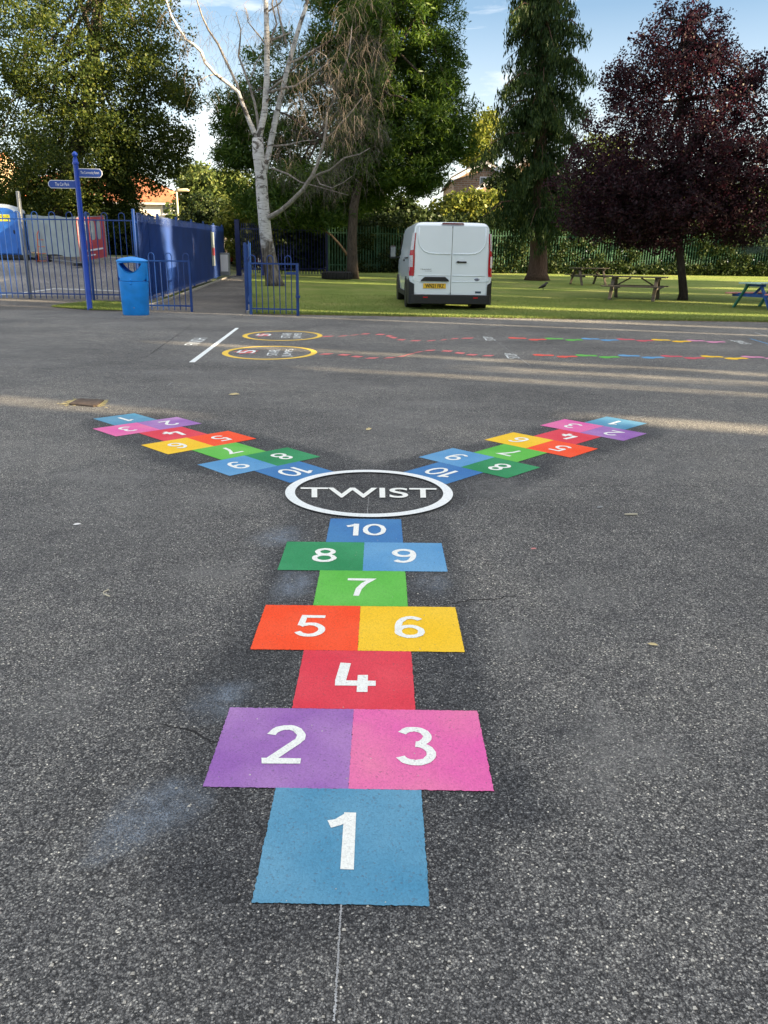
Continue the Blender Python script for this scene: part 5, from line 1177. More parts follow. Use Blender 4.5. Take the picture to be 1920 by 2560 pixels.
# ------------------------------------------------------------------ trees
def quads(name, C, U, W, m, parent):
    """one diamond leaf per row: centre C, half axes U (length) and W (width)"""
    n = len(C); V = np.empty((n, 4, 3), np.float32); V[:, 0] = C - U; V[:, 1] = C + W; V[:, 2] = C + U; V[:, 3] = C - W
    me = bpy.data.meshes.new(name); me.vertices.add(n * 4); me.loops.add(n * 4); me.polygons.add(n)
    me.vertices.foreach_set('co', V.ravel()); me.loops.foreach_set('vertex_index', np.arange(n * 4, dtype=np.int32))
    me.polygons.foreach_set('loop_start', np.arange(0, n * 4, 4, dtype=np.int32)); me.update(calc_edges=True); me.materials.append(m)
    o = bpy.data.objects.new(name, me); COL.objects.link(o)
    if parent: o.parent = parent
    return o
def unit(a): return a / np.linalg.norm(a, axis=-1, keepdims=True)
def leaves_at(centres, per, rad, size, rng, flat=.6, asp=.5, droop=0.0, up=0.0, szvar=.3):
    n = len(centres); C = np.repeat(centres, per, 0); R = np.repeat(rad, per)[:, None] if np.ndim(rad) else rad
    d = unit(rng.normal(size=(n * per, 3))); rr = rng.random((n * per, 1)) ** .45; off = d * rr * R; off[:, 2] *= flat; C = C + off
    U = rng.normal(size=(n * per, 3)); U[:, 2] = U[:, 2] * (1 - abs(droop)) - droop * 1.8; U = unit(U)
    W = unit(np.cross(U, rng.normal(size=(n * per, 3)) + np.array([0, 0, up]))); s = size * (1 + szvar * rng.normal(size=(n * per, 1)).clip(-2, 2))
    return C, U * s * .5, W * s * .5 * asp
def ell_centres(ells, Y0, rng, shell=.5):
    """ells: (px, py, rx px, ry px, depth radius m, depth offset m, count)"""
    out = []
    for px, py, rx, ry, rd, dy, n in ells:
        c = P(px, py, Y0 + dy); k = M_PX(Y0 + dy); d = unit(rng.normal(size=(n, 3))); rr = (shell + (1 - shell) * rng.random((n, 1))) if shell < 1 else 1; rr = rng.random((n, 1)) ** (1 / 2.6) if shell == 0 else rr
        out.append(np.array(c) + d * rr * np.array([rx * k, rd, ry * k]))
    return np.concatenate(out)
def limbs(mb, base, heads, r0, rng, sub=2, wob=.25):
    for h_ in heads:
        h_ = Vector(h_); n = 6; pts = []
        for i in range(n + 1):
            t_ = i / n; p = base.lerp(h_, t_); p += Vector((rng.normal(), rng.normal(), rng.normal())) * wob * math.sin(math.pi * t_) * .5; p.z += math.sin(math.pi * t_) * .1 * (h_ - base).length * .5; pts.append(p)
        mb.tube(pts, [r0 * (1 - .85 * i / n) for i in range(n + 1)], 7, cap=False)
def tree(name, label, cat, base_px, Y0, ells, per, crad, size, leafm, barkm, trunk, seed, flat=.6, asp=.5, droop=0, shell=.4, group=None, nl=10, base=None, lr=.4, keep=None):
    rng = np.random.default_rng(seed); b = base if base is not None else P(*base_px, Y0); b = Vector((b.x, b.y, T(b.x, b.y))); root = empty(name, b, 0, label, cat, group)
    C0 = ell_centres(ells, Y0, rng, shell)
    if keep is not None: C0 = C0[[keep(*c) for c in C0]]
    C, U, W = leaves_at(C0, per, crad, size, rng, flat, asp, droop)
    quads('crown', C - np.array(b), U, W, leafm, root)
    mb = MB(); tp_ = [Vector(t_[0]) for t_ in trunk]; mb.tube([p - b for p in tp_], [t_[1] for t_ in trunk], 14)
    idx = rng.choice(len(C0), min(nl, len(C0)), replace=False)
    for i in idx:
        k = rng.integers(max(1, len(tp_) // 2), len(tp_)); limbs(mb, tp_[k] - b, [Vector(C0[i]) - b], trunk[k][1] * lr + .02, rng)
    mb.build('trunk', barkm, root, True)
    return root, C0
BK = mat_bark('dark_bark', (.035, .028, .022), (.13, .105, .085)); BKP = mat_bark('brown_bark', (.030, .024, .019), (.12, .095, .075), 2.0, 12)
BKR = mat_bark('cypress_bark', (.06, .035, .025), (.17, .11, .08), .5, 14)
# big broadleaf at the left
LL = mat_leaf('broad_leaves', (.024, .044, .012), (.046, .074, .018), (.13, .15, .03), .45, (1.35, 1.25, .5))
Y_ = 38.5
b0 = P(150, 640, Y_); tr = [(Vector((b0.x, Y_, T(b0.x, Y_))), .55), (Vector((b0.x + .1, Y_, 3)), .42), (P(215, 300, Y_), .34), (P(235, 120, Y_), .26), (P(255, -60, Y_), .2), (P(250, -300, Y_), .1)]
ELL = [(170, -250, 330, 200, 4.5, 0, 330), (330, 60, 130, 130, 3.5, 0, 300), (400, 210, 88, 75, 3, -.5, 150), (455, 245, 30, 18, 1.5, -1, 22), (60, 60, 150, 150, 4, 0, 300), (210, 180, 150, 130, 4.5, -1, 330), (60, 260, 130, 110, 4, 0, 260), (330, 330, 105, 80, 3.5, -.5, 240), (440, 345, 38, 22, 1.4, -.6, 42), (425, 395, 40, 40, 1.5, -.4, 60), (200, 380, 130, 90, 4, -1, 300), (60, 420, 120, 75, 4, 0, 200), (320, 430, 80, 50, 3, 0, 150), (230, 490, 90, 60, 3.5, 0, 220), (90, 510, 120, 55, 3.5, .5, 230), (-60, 500, 120, 160, 4, 0, 170), (270, 540, 60, 35, 2, 0, 110), (325, 490, 30, 36, 1.2, 0, 40)]
ELL = [(a_, b_, c_, d_, e2, f2, int(g2 * .56)) for a_, b_, c_, d_, e2, f2, g2 in ELL]
tree('lime_tree', 'huge broadleaved tree filling the upper left behind the car park', 'tree', (150, 640), Y_, ELL, 84, .55, .115, LL, BK, tr, 1, .75, .6, .25, shell=0, nl=26, lr=.3)
# feathery dark green tree behind the birch
LG = mat_leaf('feathery_leaves', (.032, .066, .016), (.055, .11, .02), (.12, .18, .03), .42, (1.3, 1.3, .5))
Y_ = 37.5; bt = G(882, 698)
tr = [(bt, .30), (bt + Vector((-.02, 0, .5)), .25), (P(880, 600, bt.y), .22), (P(884, 520, bt.y), .20), (P(905, 400, bt.y + .5), .18), (P(915, 220, bt.y + .8), .15), (P(930, 60, bt.y + 1), .11), (P(940, -120, bt.y + 1), .07)]
ELG = [(960, -160, 150, 160, 2.6, 1, 110), (1030, 60, 110, 110, 2.5, 1, 120), (1090, 190, 65, 60, 2, 1, 60), (1060, 300, 120, 90, 2.8, .6, 140), (1125, 365, 60, 42, 1.8, .5, 46), (880, 40, 100, 100, 2.6, 1.4, 90), (960, 180, 100, 120, 2.6, 1.4, 110), (840, 180, 110, 100, 2.4, 1.4, 60), (720, 200, 110, 90, 2.2, .6, 44), (600, 290, 62, 60, 1.6, .4, 48), (680, 360, 100, 70, 2, .6, 62), (590, 390, 52, 40, 1.4, .2, 30), (1000, 420, 110, 60, 2.4, .4, 90), (880, 330, 120, 90, 2.2, 1.6, 80), (760, 470, 120, 55, 2.0, -.8, 90), (700, 520, 90, 42, 1.6, -.8, 70), (820, 525, 80, 42, 1.6, -.6, 62), (640, 500, 70, 40, 1.5, .2, 40), (900, 470, 90, 60, 2, 1.2, 70), (1050, 455, 60, 36, 1.8, .6, 30), (900, 360, 80, 70, 1.2, -1.6, 60), (905, 220, 70, 90, 1.2, -1.4, 56), (915, 70, 70, 90, 1.2, -1.2, 60), (830, 440, 70, 40, 1.2, -1.6, 40)]
root, C0 = tree('feathery_tree', 'tall dark green feathery tree with a bare lower trunk behind the birch', 'tree', (882, 698), Y_, ELG, 150, .62, .21, LG, BKP, tr, 2, .62, .22, .12, shell=0, nl=30, lr=.45)
mb = MB(); mb.tube([P(868, 640, bt.y) - bt, P(850, 615, bt.y - .1) - bt, P(826, 588, bt.y - .3) - bt, P(800, 570, bt.y - .5) - bt, P(775, 562, bt.y - .7) - bt], [.07, .06, .05, .03, .012], 8); mb.build('side_branch', BKP, root, True)
# conifer with drooping sprays
LC = mat_leaf('drooping_sprays', (.018, .040, .014), (.032, .062, .019), (.075, .105, .026), .25, (1.2, 1.2, .5))
cb = G(1342, 702); Yc = cb.y
tr = [(cb, .62), (cb + Vector((0, 0, .35)), .46), (cb + Vector((0, 0, 1.0)), .40), (P(1345, 590, Yc), .36), (P(1350, 400, Yc), .30), (P(1358, 150, Yc), .22), (P(1365, -100, Yc), .14), (P(1368, -330, Yc), .04)]
rng = np.random.default_rng(5); cc = []; root = empty('weeping_conifer', cb, 0, 'tall narrow conifer with drooping green sprays rising out of the top of the frame', 'tree')
mb = MB(); mb.tube([Vector(p) - cb for p, _ in tr], [r_ for _, r_ in tr], 16)
prof = [(-330, 15, 15), (-150, 50, 50), (0, 78, 82), (120, 88, 100), (220, 112, 106), (300, 100, 116), (400, 105, 100), (470, 110, 105), (540, 130, 110), (600, 85, 85), (618, 60, 70)]
def bough(axis_p, tip, rise, droop, nseg, wd):
    """an arching bough with curtains of sprays hanging below it"""
    for t_ in np.linspace(.12, 1, nseg):
        p = axis_p.lerp(tip, t_); p.z += rise * math.sin(math.pi * min(1, t_ * 1.05)) - .15 * t_ * t_
        for q_ in range(3): cc.append((p.x + rng.normal() * wd * .5, p.y + rng.normal() * wd * .5, p.z - abs(rng.normal()) * .05, droop * (.55 + .6 * rng.random()) * (1.1 - .45 * t_)))
for k in range(330):
    py = rng.uniform(-330, 585); lw = np.interp(py, [p[0] for p in prof], [p[1] for p in prof]); rw = np.interp(py, [p[0] for p in prof], [p[2] for p in prof]); cx = np.interp(py, [-330, 700], [1368, 1345])
    a = rng.uniform(0, 2 * math.pi); lay = .5 + .5 * math.sin(py * .075 + 1.9 * math.cos(a) + .9 * math.sin(2 * a)); wv_ = .56 + .40 * lay + rng.normal() * .07
    if lay < .22 and rng.random() < .6: continue
    wpx = (lw if math.cos(a) < 0 else rw) * wv_ * M_PX(Yc); axis_p = P(cx, py, Yc) + Vector((0, 0, .5))
    tip = axis_p + Vector((math.cos(a) * wpx, math.sin(a) * wpx, -.55 - .5 * rng.random()))
    bough(axis_p, tip, .30, .62, 9, .22)
    if k % 3 == 0: mb.tube([axis_p - cb, axis_p.lerp(tip, .5) + Vector((0, 0, .28)) - cb, tip - cb], [.035, .022, .008], 5, cap=False)
for px0, py0, px1, py1 in [(1330, 350, 1178, 402), (1330, 335, 1215, 366), (1300, 500, 1205, 545), (1350, 520, 1455, 555), (1340, 190, 1262, 214), (1340, 20, 1278, 34), (1390, 60, 1462, 78), (1340, 250, 1252, 290), (1400, 150, 1468, 178)]:
    A_, B_ = P(px0, py0, Yc - .8), P(px1, py1, Yc - 1.8); bough(A_, B_, .30, .62, 24, .3)
    mb.tube([A_ - cb, A_.lerp(B_, .5) + Vector((0, 0, .28)) - cb, B_ - cb], [.05, .03, .01], 6)
mb.build('trunk', BKR, root, True)
cc = np.array(cc); n = len(cc); per = 15; C = np.repeat(cc[:, :3], per, 0); R = np.repeat(cc[:, 3], per)[:, None]
C = C + rng.normal(size=C.shape) * np.array([.075, .075, .03]); C[:, 2] -= rng.random(n * per) * R[:, 0] * 1.25
U = unit(np.stack([rng.normal(size=n * per) * .25, rng.normal(size=n * per) * .25, -np.ones(n * per)], -1)); W = unit(np.cross(U, rng.normal(size=(n * per, 3))))
s = (.15 * (1 + .35 * rng.normal(size=(n * per, 1)).clip(-2, 2))); quads('crown', C - np.array(cb), U * s * .55, W * s * .14, LC, root)
# purple-leaved tree
LP_ = mat_leaf('purple_leaves', (.018, .010, .015), (.034, .018, .027), (.062, .025, .036), .36, (1.35, .7, .85))
pb_ = G(1706, 752); Yp = pb_.y
tr = [(pb_, .17), (pb_ + Vector((0, 0, .25)), .13), (P(1704, 680, Yp), .115), (P(1698, 620, Yp), .115), (P(1690, 560, Yp), .10), (P(1700, 420, Yp), .09), (P(1705, 250, Yp), .06), (P(1720, 60, Yp), .03)]
ELP = [(1710, 110, 68, 90, 1.1, 0, 84), (1610, 190, 80, 80, 1.3, 0, 110), (1730, 240, 110, 110, 1.8, 0, 210), (1560, 300, 95, 90, 1.6, 0, 120), (1550, 210, 44, 50, .7, 0, 34), (1840, 330, 90, 110, 1.8, 0, 190), (1670, 400, 160, 100, 2.2, 0, 400), (1500, 450, 85, 75, 1.4, 0, 130), (1570, 500, 120, 80, 1.8, 0, 280), (1820, 450, 140, 100, 2.1, 0, 340), (1690, 520, 150, 70, 1.9, 0, 380), (1520, 560, 80, 44, 1.2, 0, 130), (1630, 590, 90, 34, 1.1, 0, 110), (1850, 560, 100, 55, 1.5, 0, 140), (1930, 400, 90, 140, 1.7, 0, 150), (1450, 390, 36, 46, .8, 0, 22), (1450, 540, 50, 50, .9, 0, 50), (1785, 135, 50, 60, .9, 0, 54), (1865, 210, 62, 60, .9, 0, 74), (1728, 34, 22, 30, .4, 0, 12), (1625, 90, 26, 36, .5, 0, 14), (1400, 470, 24, 36, .5, 0, 10), (1800, 62, 18, 34, .4, 0, 9), (1660, 40, 14, 34, .3, 0, 7), (1900, 170, 20, 40, .4, 0, 10), (1760, 20, 12, 28, .3, 0, 5)]
BKQ = mat_bark('plum_bark', (.018, .014, .012), (.06, .05, .042), 2.5, 12)
tree('purple_plum_tree', 'dark purple leaved tree behind the picnic tables at the right', 'tree', (1706, 752), Yp, ELP, 44, .26, .078, LP_, BKQ, tr, 3, .85, .55, .1, shell=0, nl=80, lr=.5)
# backdrop
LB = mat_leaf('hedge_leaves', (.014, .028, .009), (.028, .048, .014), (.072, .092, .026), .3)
LY = mat_leaf('sunny_shrub_leaves', (.07, .10, .018), (.14, .17, .028), (.28, .28, .05), .4)
LM = mat_leaf('mid_green_leaves', (.06, .09, .025), (.10, .14, .035), (.17, .19, .05), .35)
LCB = mat_leaf('blue_cedar_needles', (.10, .16, .16), (.15, .22, .21), (.20, .27, .25), .2)
def bgtree(name, label, Y0, ells, per, crad, size, lm_, seed, cat='tree', group='trees beyond the fences', asp=.6, trunk_px=None, flat=.75):
    e0 = ells[0]; c = P(e0[0] if trunk_px is None else trunk_px, 640, Y0); z = T(c.x, Y0); tz_ = P(e0[0], e0[1], Y0)
    tr = [(Vector((c.x, Y0, z)), .22), (Vector((c.x, Y0, (z + tz_.z) / 2)), .18), (tz_, .1)]
    return tree(name, label, cat, None, Y0, ells, per, crad, size, lm_, BK, tr, seed, flat, asp, .1, shell=0, nl=8, base=Vector((c.x, Y0, z)), group=group)
bgtree('garden_tree', 'sunlit yellow green tree in the gap left of the birch', 62, [(520, 470, 62, 46, 2.5, 0, 70), (560, 500, 50, 60, 2.5, 0, 60), (480, 540, 50, 45, 2, 0, 50), (590, 450, 30, 20, 1.2, 0, 16)], 60, .9, .30, LM, 21)
bgtree('garden_tree', 'greyish tree just behind the right end of the white house', 84, [(485, 445, 36, 34, 2, 0, 26), (500, 500, 36, 40, 2, 0, 30), (450, 430, 30, 22, 1.5, 0, 12)], 60, .9, .30, LB, 22)
bgtree('garden_shrub', 'bright yellow green shrub above the far end of the blue fence', 46, [(620, 545, 62, 36, 1.5, 0, 70), (575, 570, 50, 18, 1, 0, 30), (640, 590, 40, 50, 1.4, 0, 60), (610, 620, 40, 40, 1.2, 3, 40)], 50, .55, .20, LY, 23, 'shrub')
bgtree('garden_shrub', 'low dark shrub in front of the grey roofed house', 50, [(540, 545, 62, 40, 1.5, 0, 60), (470, 565, 40, 25, 1.2, 0, 26), (500, 520, 30, 30, 1.2, 1, 22)], 50, .6, .22, LB, 24, 'shrub')
bgtree('garden_tree', 'rounded yellow green tree behind the brick house roof', 78, [(1210, 335, 36, 50, 2, 0, 52), (1190, 385, 30, 30, 1.5, 0, 24)], 60, .95, .32, LY, 25)
bgtree('yellow_hedge', 'bright yellow green hedge below the brick house', 50, [(1170, 530, 72, 46, 1.6, 0, 140), (1110, 545, 50, 36, 1.4, 0, 60), (1220, 560, 60, 30, 1.4, 0, 60), (1215, 505, 36, 22, 1.2, 0, 26)], 50, .55, .20, LY, 26, 'hedge')
bgtree('dark_evergreen', 'dark evergreen mass behind the bare trunk of the feathery tree', 49, [(760, 560, 120, 70, 2, 0, 240), (930, 560, 130, 80, 2, 0, 280), (1060, 590, 90, 55, 1.8, 0, 150), (700, 600, 60, 40, 1.5, 0, 70), (850, 630, 200, 40, 1.5, 0, 170)], 60, .6, .24, LB, 27)
bgtree('dark_evergreen', 'dark evergreen mass between the conifer and the brick house', 51, [(1290, 590, 90, 50, 1.8, 0, 110), (1270, 470, 46, 50, 1.6, 2, 40), (1370, 520, 90, 70, 2, 0, 110)], 60, .65, .24, LB, 28)
bgtree('background_tree', 'green tree showing through the left side of the purple tree', 52, [(1520, 480, 100, 90, 2.4, 0, 130), (1440, 560, 90, 50, 2, 0, 90), (1600, 560, 110, 60, 2, 0, 120), (1520, 380, 50, 50, 2, 0, 24)], 60, .7, .24, LM, 29)
bgtree('background_tree', 'green tree showing below the right side of the purple tree', 53, [(1800, 520, 130, 90, 2.4, 0, 150), (1900, 560, 120, 90, 2.4, 0, 130), (1720, 590, 100, 50, 2, 0, 80)], 60, .7, .24, LM, 30)
bgtree('hidden_evergreen', 'dark evergreen behind the big left tree above the toilet', 47, [(120, 560, 150, 60, 2, 0, 160), (300, 590, 130, 60, 2, 0, 150), (-60, 560, 120, 90, 2, 0, 80)], 60, .65, .26, LB, 31)
# blue cedar branches at the right edge
cdp = Vector((13.2, 24.5, T(13.2, 24.5)))
bgtree('blue_cedar', 'blue grey cedar branches reaching in from the right edge', 24.5, [(1985, 600, 75, 32, 1.2, 0, 44), (1990, 520, 60, 60, 1.2, 0, 30), (1905, 625, 60, 12, .6, 0, 22), (1935, 565, 40, 14, .6, 0, 12), (2040, 420, 60, 150, 1.5, 0, 60)], 60, .22, .085, LCB, 32, asp=.14, group=None, trunk_px=2060, flat=.4)
# ivy and undergrowth on and behind the green fence: one tangled mass
rng = np.random.default_rng(40); n = 1400; X_ = rng.uniform(-1.5, 31, n); yl = np.interp(X_, [-3, 4.3, 16, 32], [43, 45.5, 47.3, 48.2])
hh = np.where(rng.random(n) < .35, rng.random(n) * .5, rng.random(n) * 2.9); inf = rng.random(n) < np.where(X_ > 13, .55, .30)
dens = .5 + .5 * np.sin(X_ * .8 + 1.2) * np.sin(X_ * .31)
kp = (rng.random(n) < .28 + .72 * (dens > .42)) | (hh < .45) | ~inf
yy = np.where(inf, yl - .22, yl + .5 + rng.random(n) * 1.0); zz = np.array([T(a_, b_) for a_, b_ in zip(X_, yy)]) + hh + .05
Ci = np.stack([X_, yy, zz], -1)[kp]
C, U, W = leaves_at(Ci, 46, .36, .13, rng, .9, .75, .2)
tag(quads('ivy', C, U, W, LB, None), 'ivy and undergrowth tangled through the green palisade fence', 'ivy', kind='stuff')

n = 1150; X_ = rng.uniform(-6, 33, n); yl = np.interp(X_, [-3, 4.3, 16, 32], [43, 45.5, 47.3, 48.2]); yy = yl + 1.2 + rng.random(n) * 1.6; zz = np.array([T(a_, b_) for a_, b_ in zip(X_, yy)]) + rng.random(n) ** .9 * 2.9
C, U, W = leaves_at(np.stack([X_, yy, zz], -1), 44, .55, .22, rng, .9, .75, .2)
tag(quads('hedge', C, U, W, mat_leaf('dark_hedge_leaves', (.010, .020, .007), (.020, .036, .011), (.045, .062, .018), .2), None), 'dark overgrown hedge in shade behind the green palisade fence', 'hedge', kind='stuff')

# birch
BB = mat_birch(); bbp = G(687, 716); Yb = bbp.y
root = empty('silver_birch', bbp, 0, 'leafless silver birch with white trunk and hanging brown twigs beside the path', 'tree')
def bp_(pts, dy=0.0): return [P(x, y, Yb + dy + (k_[0] if (k_ := t_[2:]) else 0)) - bbp for t_ in pts for x, y in [t_[:2]]]
mb = MB(); pxm = .5 * M_PX(Yb)
trunk = [(688, 719), (684, 700), (676, 660), (669, 620), (663, 575), (659, 530), (655, 480), (652, 430), (646, 385), (644, 345)]
mb.tube([P(x, y, Yb) - bbp for x, y in trunk], [w_ * pxm for w_ in (52, 42, 37, 33, 30, 29, 29, 28, 28, 26)], 18)
BR = [([(644, 350), (648, 340), (655, 310), (662, 278), (667, 202), (668, 116), (666, 40), (662, -60), (660, -200)], (22, 21, 20, 20, 18, 17, 15, 12, 6), .0),
      ([(644, 350), (635, 330), (622, 300), (596, 231), (565, 205), (538, 185), (512, 155), (503, 130), (485, 112), (463, 98), (440, 60), (428, 40), (415, 0), (400, -60)], (19, 17, 14, 12, 11, 10, 9.5, 9, 8.5, 8, 7, 6, 5, 3), -.5),
      ([(660, 440), (664, 410), (671, 385), (680, 340), (688, 301), (700, 250), (709, 214), (718, 175), (727, 139), (740, 95), (750, 60), (764, 20), (775, -30), (800, -120)], (20, 19, 19, 19, 19, 18, 17, 15, 15, 14, 13, 11, 8, 4), .4),
      ([(600, 236), (592, 210), (578, 180), (561, 145), (545, 110), (521, 75), (505, 40), (492, 0), (470, -60)], (9, 8, 8, 7.5, 7, 6, 5, 4, 2), .3),
      ([(646, 330), (643, 290), (636, 255), (622, 210), (606, 165), (596, 140), (600, 105), (602, 75), (590, 30)], (9, 8.5, 8, 7.5, 7, 6, 5, 4, 2), .8),
      ([(662, 545), (680, 540), (700, 528), (723, 509), (742, 490), (758, 474), (770, 455), (781, 440), (792, 415), (799, 393), (810, 355), (816, 312), (818, 280)], (20, 17, 14, 14, 13, 13, 12, 12, 10, 9, 8, 7, 4), -1.2),
      ([(778, 446), (800, 434), (825, 425), (845, 408), (860, 395), (900, 385), (925, 370)], (7, 7, 6, 5, 4, 3, 2), -1.6), ([(812, 350), (840, 325), (870, 290), (905, 245)], (6, 5, 4, 2), -1.4),
      ([(684, 365), (720, 362), (760, 352), (790, 350)], (6, 5, 3, 2), -.3), ([(678, 420), (720, 435), (750, 455), (800, 468), (870, 488)], (6, 5, 4, 3, 2), -.8),
      ([(670, 232), (700, 222), (740, 215), (790, 180), (830, 150)], (8, 7, 6, 4, 2), -.5), ([(720, 160), (742, 150), (775, 130), (800, 115)], (7, 6, 4, 2), .2),
      ([(838, 240), (845, 200), (862, 165), (874, 130), (880, 65)], (6, 6, 5, 4, 2), -1.2), ([(838, 240), (828, 190), (815, 140), (790, 125)], (5, 5, 3, 2), -1.2), ([(818, 290), (838, 240)], (6, 6), -1.2),
      ([(668, 105), (700, 92), (730, 80)], (7, 6, 4), .1), ([(668, 120), (692, 60), (680, 10), (690, -60)], (7, 6, 5, 3), .3), ([(668, 30), (700, 8), (718, -20)], (5, 4, 2), 0),
      ([(716, 110), (700, 50), (690, 0)], (7, 6, 4), .5), ([(664, 110), (640, 80), (620, 55), (615, 20)], (4, 4, 3, 2), 0), ([(538, 185), (520, 190), (500, 200)], (4, 3, 1.5), -.5), ([(622, 205), (640, 160), (660, 120)], (4, 3, 2), .4),
      ([(674, 225), (705, 200), (722, 225)], (7, 6, 3), -.6), ([(790, 440), (800, 460), (830, 470), (860, 455), (880, 440)], (4, 4, 3, 2, 1.5), -1.7)]
mb2 = MB(); BGR = mat_bark('birch_limb_bark', (.15, .13, .11), (.42, .39, .35), 3, 4)
for bi, (pts, ws, dy) in enumerate(BR):
    n = len(pts); (mb if bi in (0, 1, 2) else mb2).tube([P(x, y, Yb + dy * min(1, i / max(1, n * .5))) - bbp for i, (x, y) in enumerate(pts)], [w_ * pxm * .76 for w_ in ws], 9, cap=True)
mb.build('trunk', BB, root, True); mb2.build('limbs', BGR, root, True)
# fine hanging twigs
TW = mat_bark('birch_twig', (.10, .085, .075), (.19, .165, .145), 3, 3); r = random.Random(8); V = []; F = []
def strand(p, l, sag, rad):
    pts = [Vector(p)]; d_ = Vector((r.gauss(0, .5), r.gauss(0, .5), r.uniform(-.5, .6))).normalized(); n = 5
    for i in range(n): d_ = (d_ + Vector((r.gauss(0, .12), r.gauss(0, .12), -sag * .55))).normalized(); pts.append(pts[-1] + d_ * l / n)
    base = len(V)
    for i, q_ in enumerate(pts):
        w_ = rad * (1 - .6 * i / n)
        for k in range(3): a = k * 2.094; V.append(q_ + Vector((math.cos(a) * w_, math.sin(a) * w_, 0)))
        if i:
            for k in range(3): k2 = (k + 1) % 3; F.append((base + (i - 1) * 3 + k, base + (i - 1) * 3 + k2, base + i * 3 + k2, base + i * 3 + k))
    return pts
def twigs(px, py, rx, ry, dy, n, l=.8, sag=.8, rad=.005):
    for _ in range(int(n * .36)):
        a = r.uniform(0, 6.28); q_ = math.sqrt(r.random()); p = P(px + rx * q_ * math.cos(a), py + ry * q_ * math.sin(a), Yb + dy + r.gauss(0, .7)) - bbp
        pts = strand(p, l * r.uniform(.5, 1.3), sag, rad)
        for _k in range(2): strand(pts[r.randrange(1, 5)], l * .4, sag, rad * .6)
for t_ in [(905, 60, 70, 90, -1, 330), (870, 150, 90, 80, -1, 330), (840, 250, 120, 70, -1.2, 360), (880, 290, 90, 60, -1.2, 240), (800, 290, 90, 60, -1, 220), (780, 180, 60, 50, -.5, 130), (890, 330, 80, 60, -1.4, 180), (870, 420, 70, 60, -1.4, 160), (740, 120, 50, 60, 0, 60, .9), (700, 60, 60, 60, 0, 60, .9), (620, 60, 60, 60, 0, 55, .8), (560, 100, 60, 60, 0, 50, .8), (480, 60, 60, 60, -.3, 60, .8), (640, 180, 40, 50, 0, 25, .7), (700, 400, 50, 50, -.8, 70), (810, 420, 70, 60, -1.4, 120), (730, 330, 50, 50, -.6, 90), (930, 180, 40, 90, -1, 120), (940, 330, 30, 50, -1.2, 50), (520, 230, 30, 40, -.4, 18, .8), (460, 150, 20, 60, -.4, 20, .7)]:
    twigs(*t_[:6], *(t_[6:] or ()))
for bi, (pts, ws, dy) in enumerate(BR):
    n = len(pts)
    for i in range(1, n):
        t0 = i / (n - 1)
        if bi in (0, 2) and i < 4: continue
        A_ = P(*pts[i - 1], Yb + dy * min(1, (i - 1) / max(1, n * .5))) - bbp; B_ = P(*pts[i], Yb + dy * min(1, i / max(1, n * .5))) - bbp
        for _ in range(int((B_ - A_).length / .10)):
            sp = strand(A_.lerp(B_, r.random()), r.uniform(.35, 1.0) * (.6 + .5 * t0), r.uniform(.1, .8), .006)
            for _k in range(3): strand(sp[r.randrange(1, 5)], r.uniform(.25, .5), .7, .0035)
mesh_obj('twigs', V, F, TW, root)

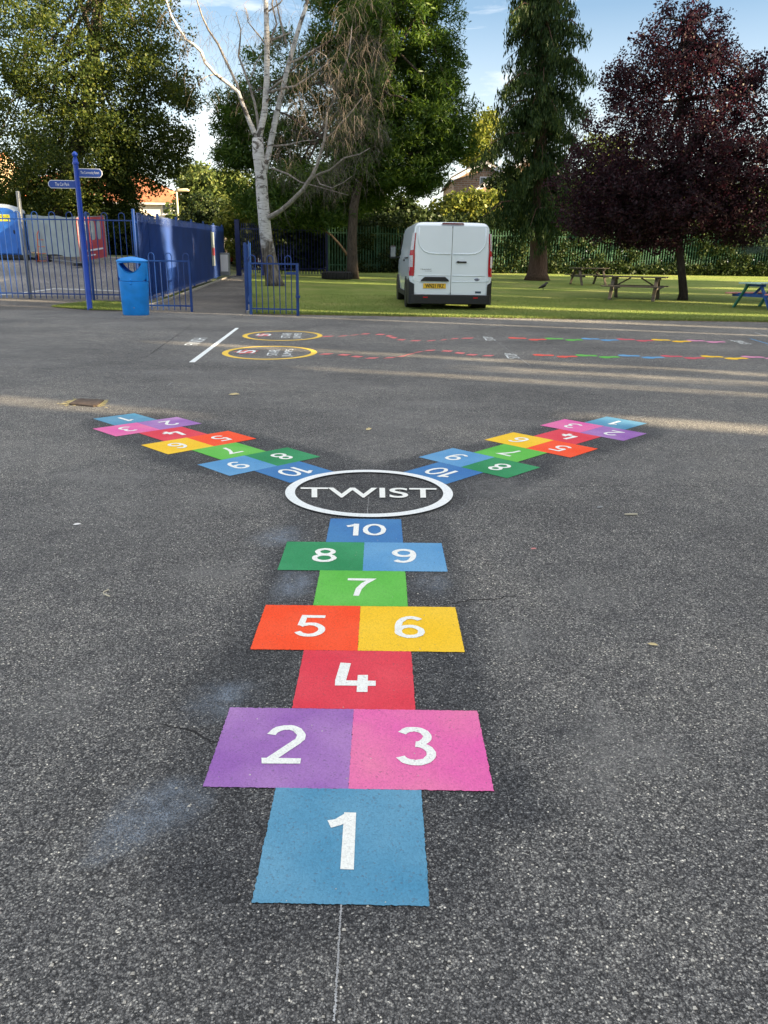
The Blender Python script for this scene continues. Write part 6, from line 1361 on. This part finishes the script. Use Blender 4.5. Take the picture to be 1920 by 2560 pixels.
# ------------------------------------------------------------------ unseen blocks and trees added off to the right to shade the playground
def suv(u, v): return Vector((.316 * u + .949 * v, .949 * u - .316 * v, 0))
GAPS = [(5.15, .18), (6.35, .30), (8.15, .20), (8.95, .34), (9.80, .26), (15.6, .16)]  # slits left between the added blocks to shape the sun streaks
edges = [-26.0]
for g_, w_ in GAPS: edges += [g_ * .949 - w_ / 2, g_ * .949 + w_ / 2]
edges.append(17.2 * .949)
CLOSE = {1: (0, 5.5), 2: (4.9, 10.6), 3: (5.7, 10.6), 4: (5.3, 10.6), 5: (6.5, 10.6)}  # heights of added walls that close the slits so streaks fade
RB = mat_brick('shade_block_brick', (.32, .15, .10), (.25, .12, .08), (.35, .32, .28))
rzs = math.atan2(.949, .316)
for i in range(0, len(edges), 2):
    u0, u1 = edges[i], edges[i + 1]; c = suv((u0 + u1) / 2, 21); root = empty('shade_block', c, rzs, 'added tall brick shade block %s right of the playground' % ['first and longest', 'second', 'third', 'fourth', 'fifth', 'sixth', 'last'][i // 2], 'shade blocker', 'added shade blocks')
    L_ = u1 - u0; H_ = 10.6
    MB().box((0, 0, H_ / 2), (L_, 8, H_)).build('wall', RB, root)
    MB().box((0, 0, H_ + .15), (L_, 8.0, .3)).build('roof', SLATE, root)
    if i // 2 + 1 in CLOSE and i + 2 < len(edges):
        g0, g1 = u1, edges[i + 2]; za, zb2 = CLOSE[i // 2 + 1]; MB().box((L_ / 2 + (g1 - g0) / 2, 3.4, (za + zb2) / 2), (g1 - g0, .9, zb2 - za)).build('slit_blocker', RB, root)
    k = int(L_ // 2.4)
    for j in range(k):
        x_ = -L_ / 2 + (j + .5) * L_ / k
        for z_ in (1.6, 5.0, 8.3):
            f = MB().box((x_, 4.02, z_), (1.4, .08, 1.5)).build('window', TRIM, root); MB().box((x_, 4.07, z_), (1.25, .03, 1.35)).build('pane', GLASS, f)
rng = np.random.default_rng(77)
for i, (u_, v_, rr_, hh_) in enumerate([(18.5, 27, 1.75, 15), (23.0, 28, 1.9, 17), (27.6, 29, 2.1, 20), (32.3, 30, 2.2, 24), (37.2, 31, 2.3, 25), (41.2, 32, 1.8, 21)]):  # unseen trees added to shade the lawn and the trees behind
    c = suv(u_, v_); z_ = T(c.x, c.y); c.z = z_
    root = empty('shade_tree', c, 0, 'dense upright shade tree added out of view, %s in the row right of the lawn' % ['first', 'second', 'third', 'fourth', 'fifth', 'sixth'][i], 'tree', 'added row of shade trees')
    n = int(40 * hh_); a = rng.uniform(0, 2 * math.pi, n); q_ = np.sqrt(rng.random(n)) * rr_; h_ = rng.random(n); taper = np.clip(1.5 - h_ * .8, .3, 1)
    Cc = np.stack([np.cos(a) * q_ * taper, np.sin(a) * q_ * taper, .5 + h_ * (hh_ - .5)], -1)
    C, U, W = leaves_at(Cc, 26, .5, .36, rng, .9, .75, .2); quads('crown', C, U, W, LB, root)
    MB().tube([(0, 0, 0), (.05, 0, hh_ * .5), (0, 0, hh_ * .95)], [.28, .2, .04], 10).build('trunk', BK, root, True)

# unseen thin tree added before the shade blocks to break up the low sun
c = suv(8.4, 14.3); root = empty('sun_break_tree', c, 0, 'thin sparse tree added before the shade blocks to break up the sun', 'tree'); n = 150
Cc = np.stack([rng.normal(size=n) * .55, rng.normal(size=n) * 1.1, 1.6 + rng.random(n) * 5.4], -1); C, U, W = leaves_at(Cc, 14, .4, .13, rng, .9, .75, .2)
quads('crown', C, U, W, LB, root); MB().tube([(0, 0, 0), (.04, 0, 3), (0, .05, 6.6)], [.07, .05, .01], 8).build('trunk', BK, root, True)
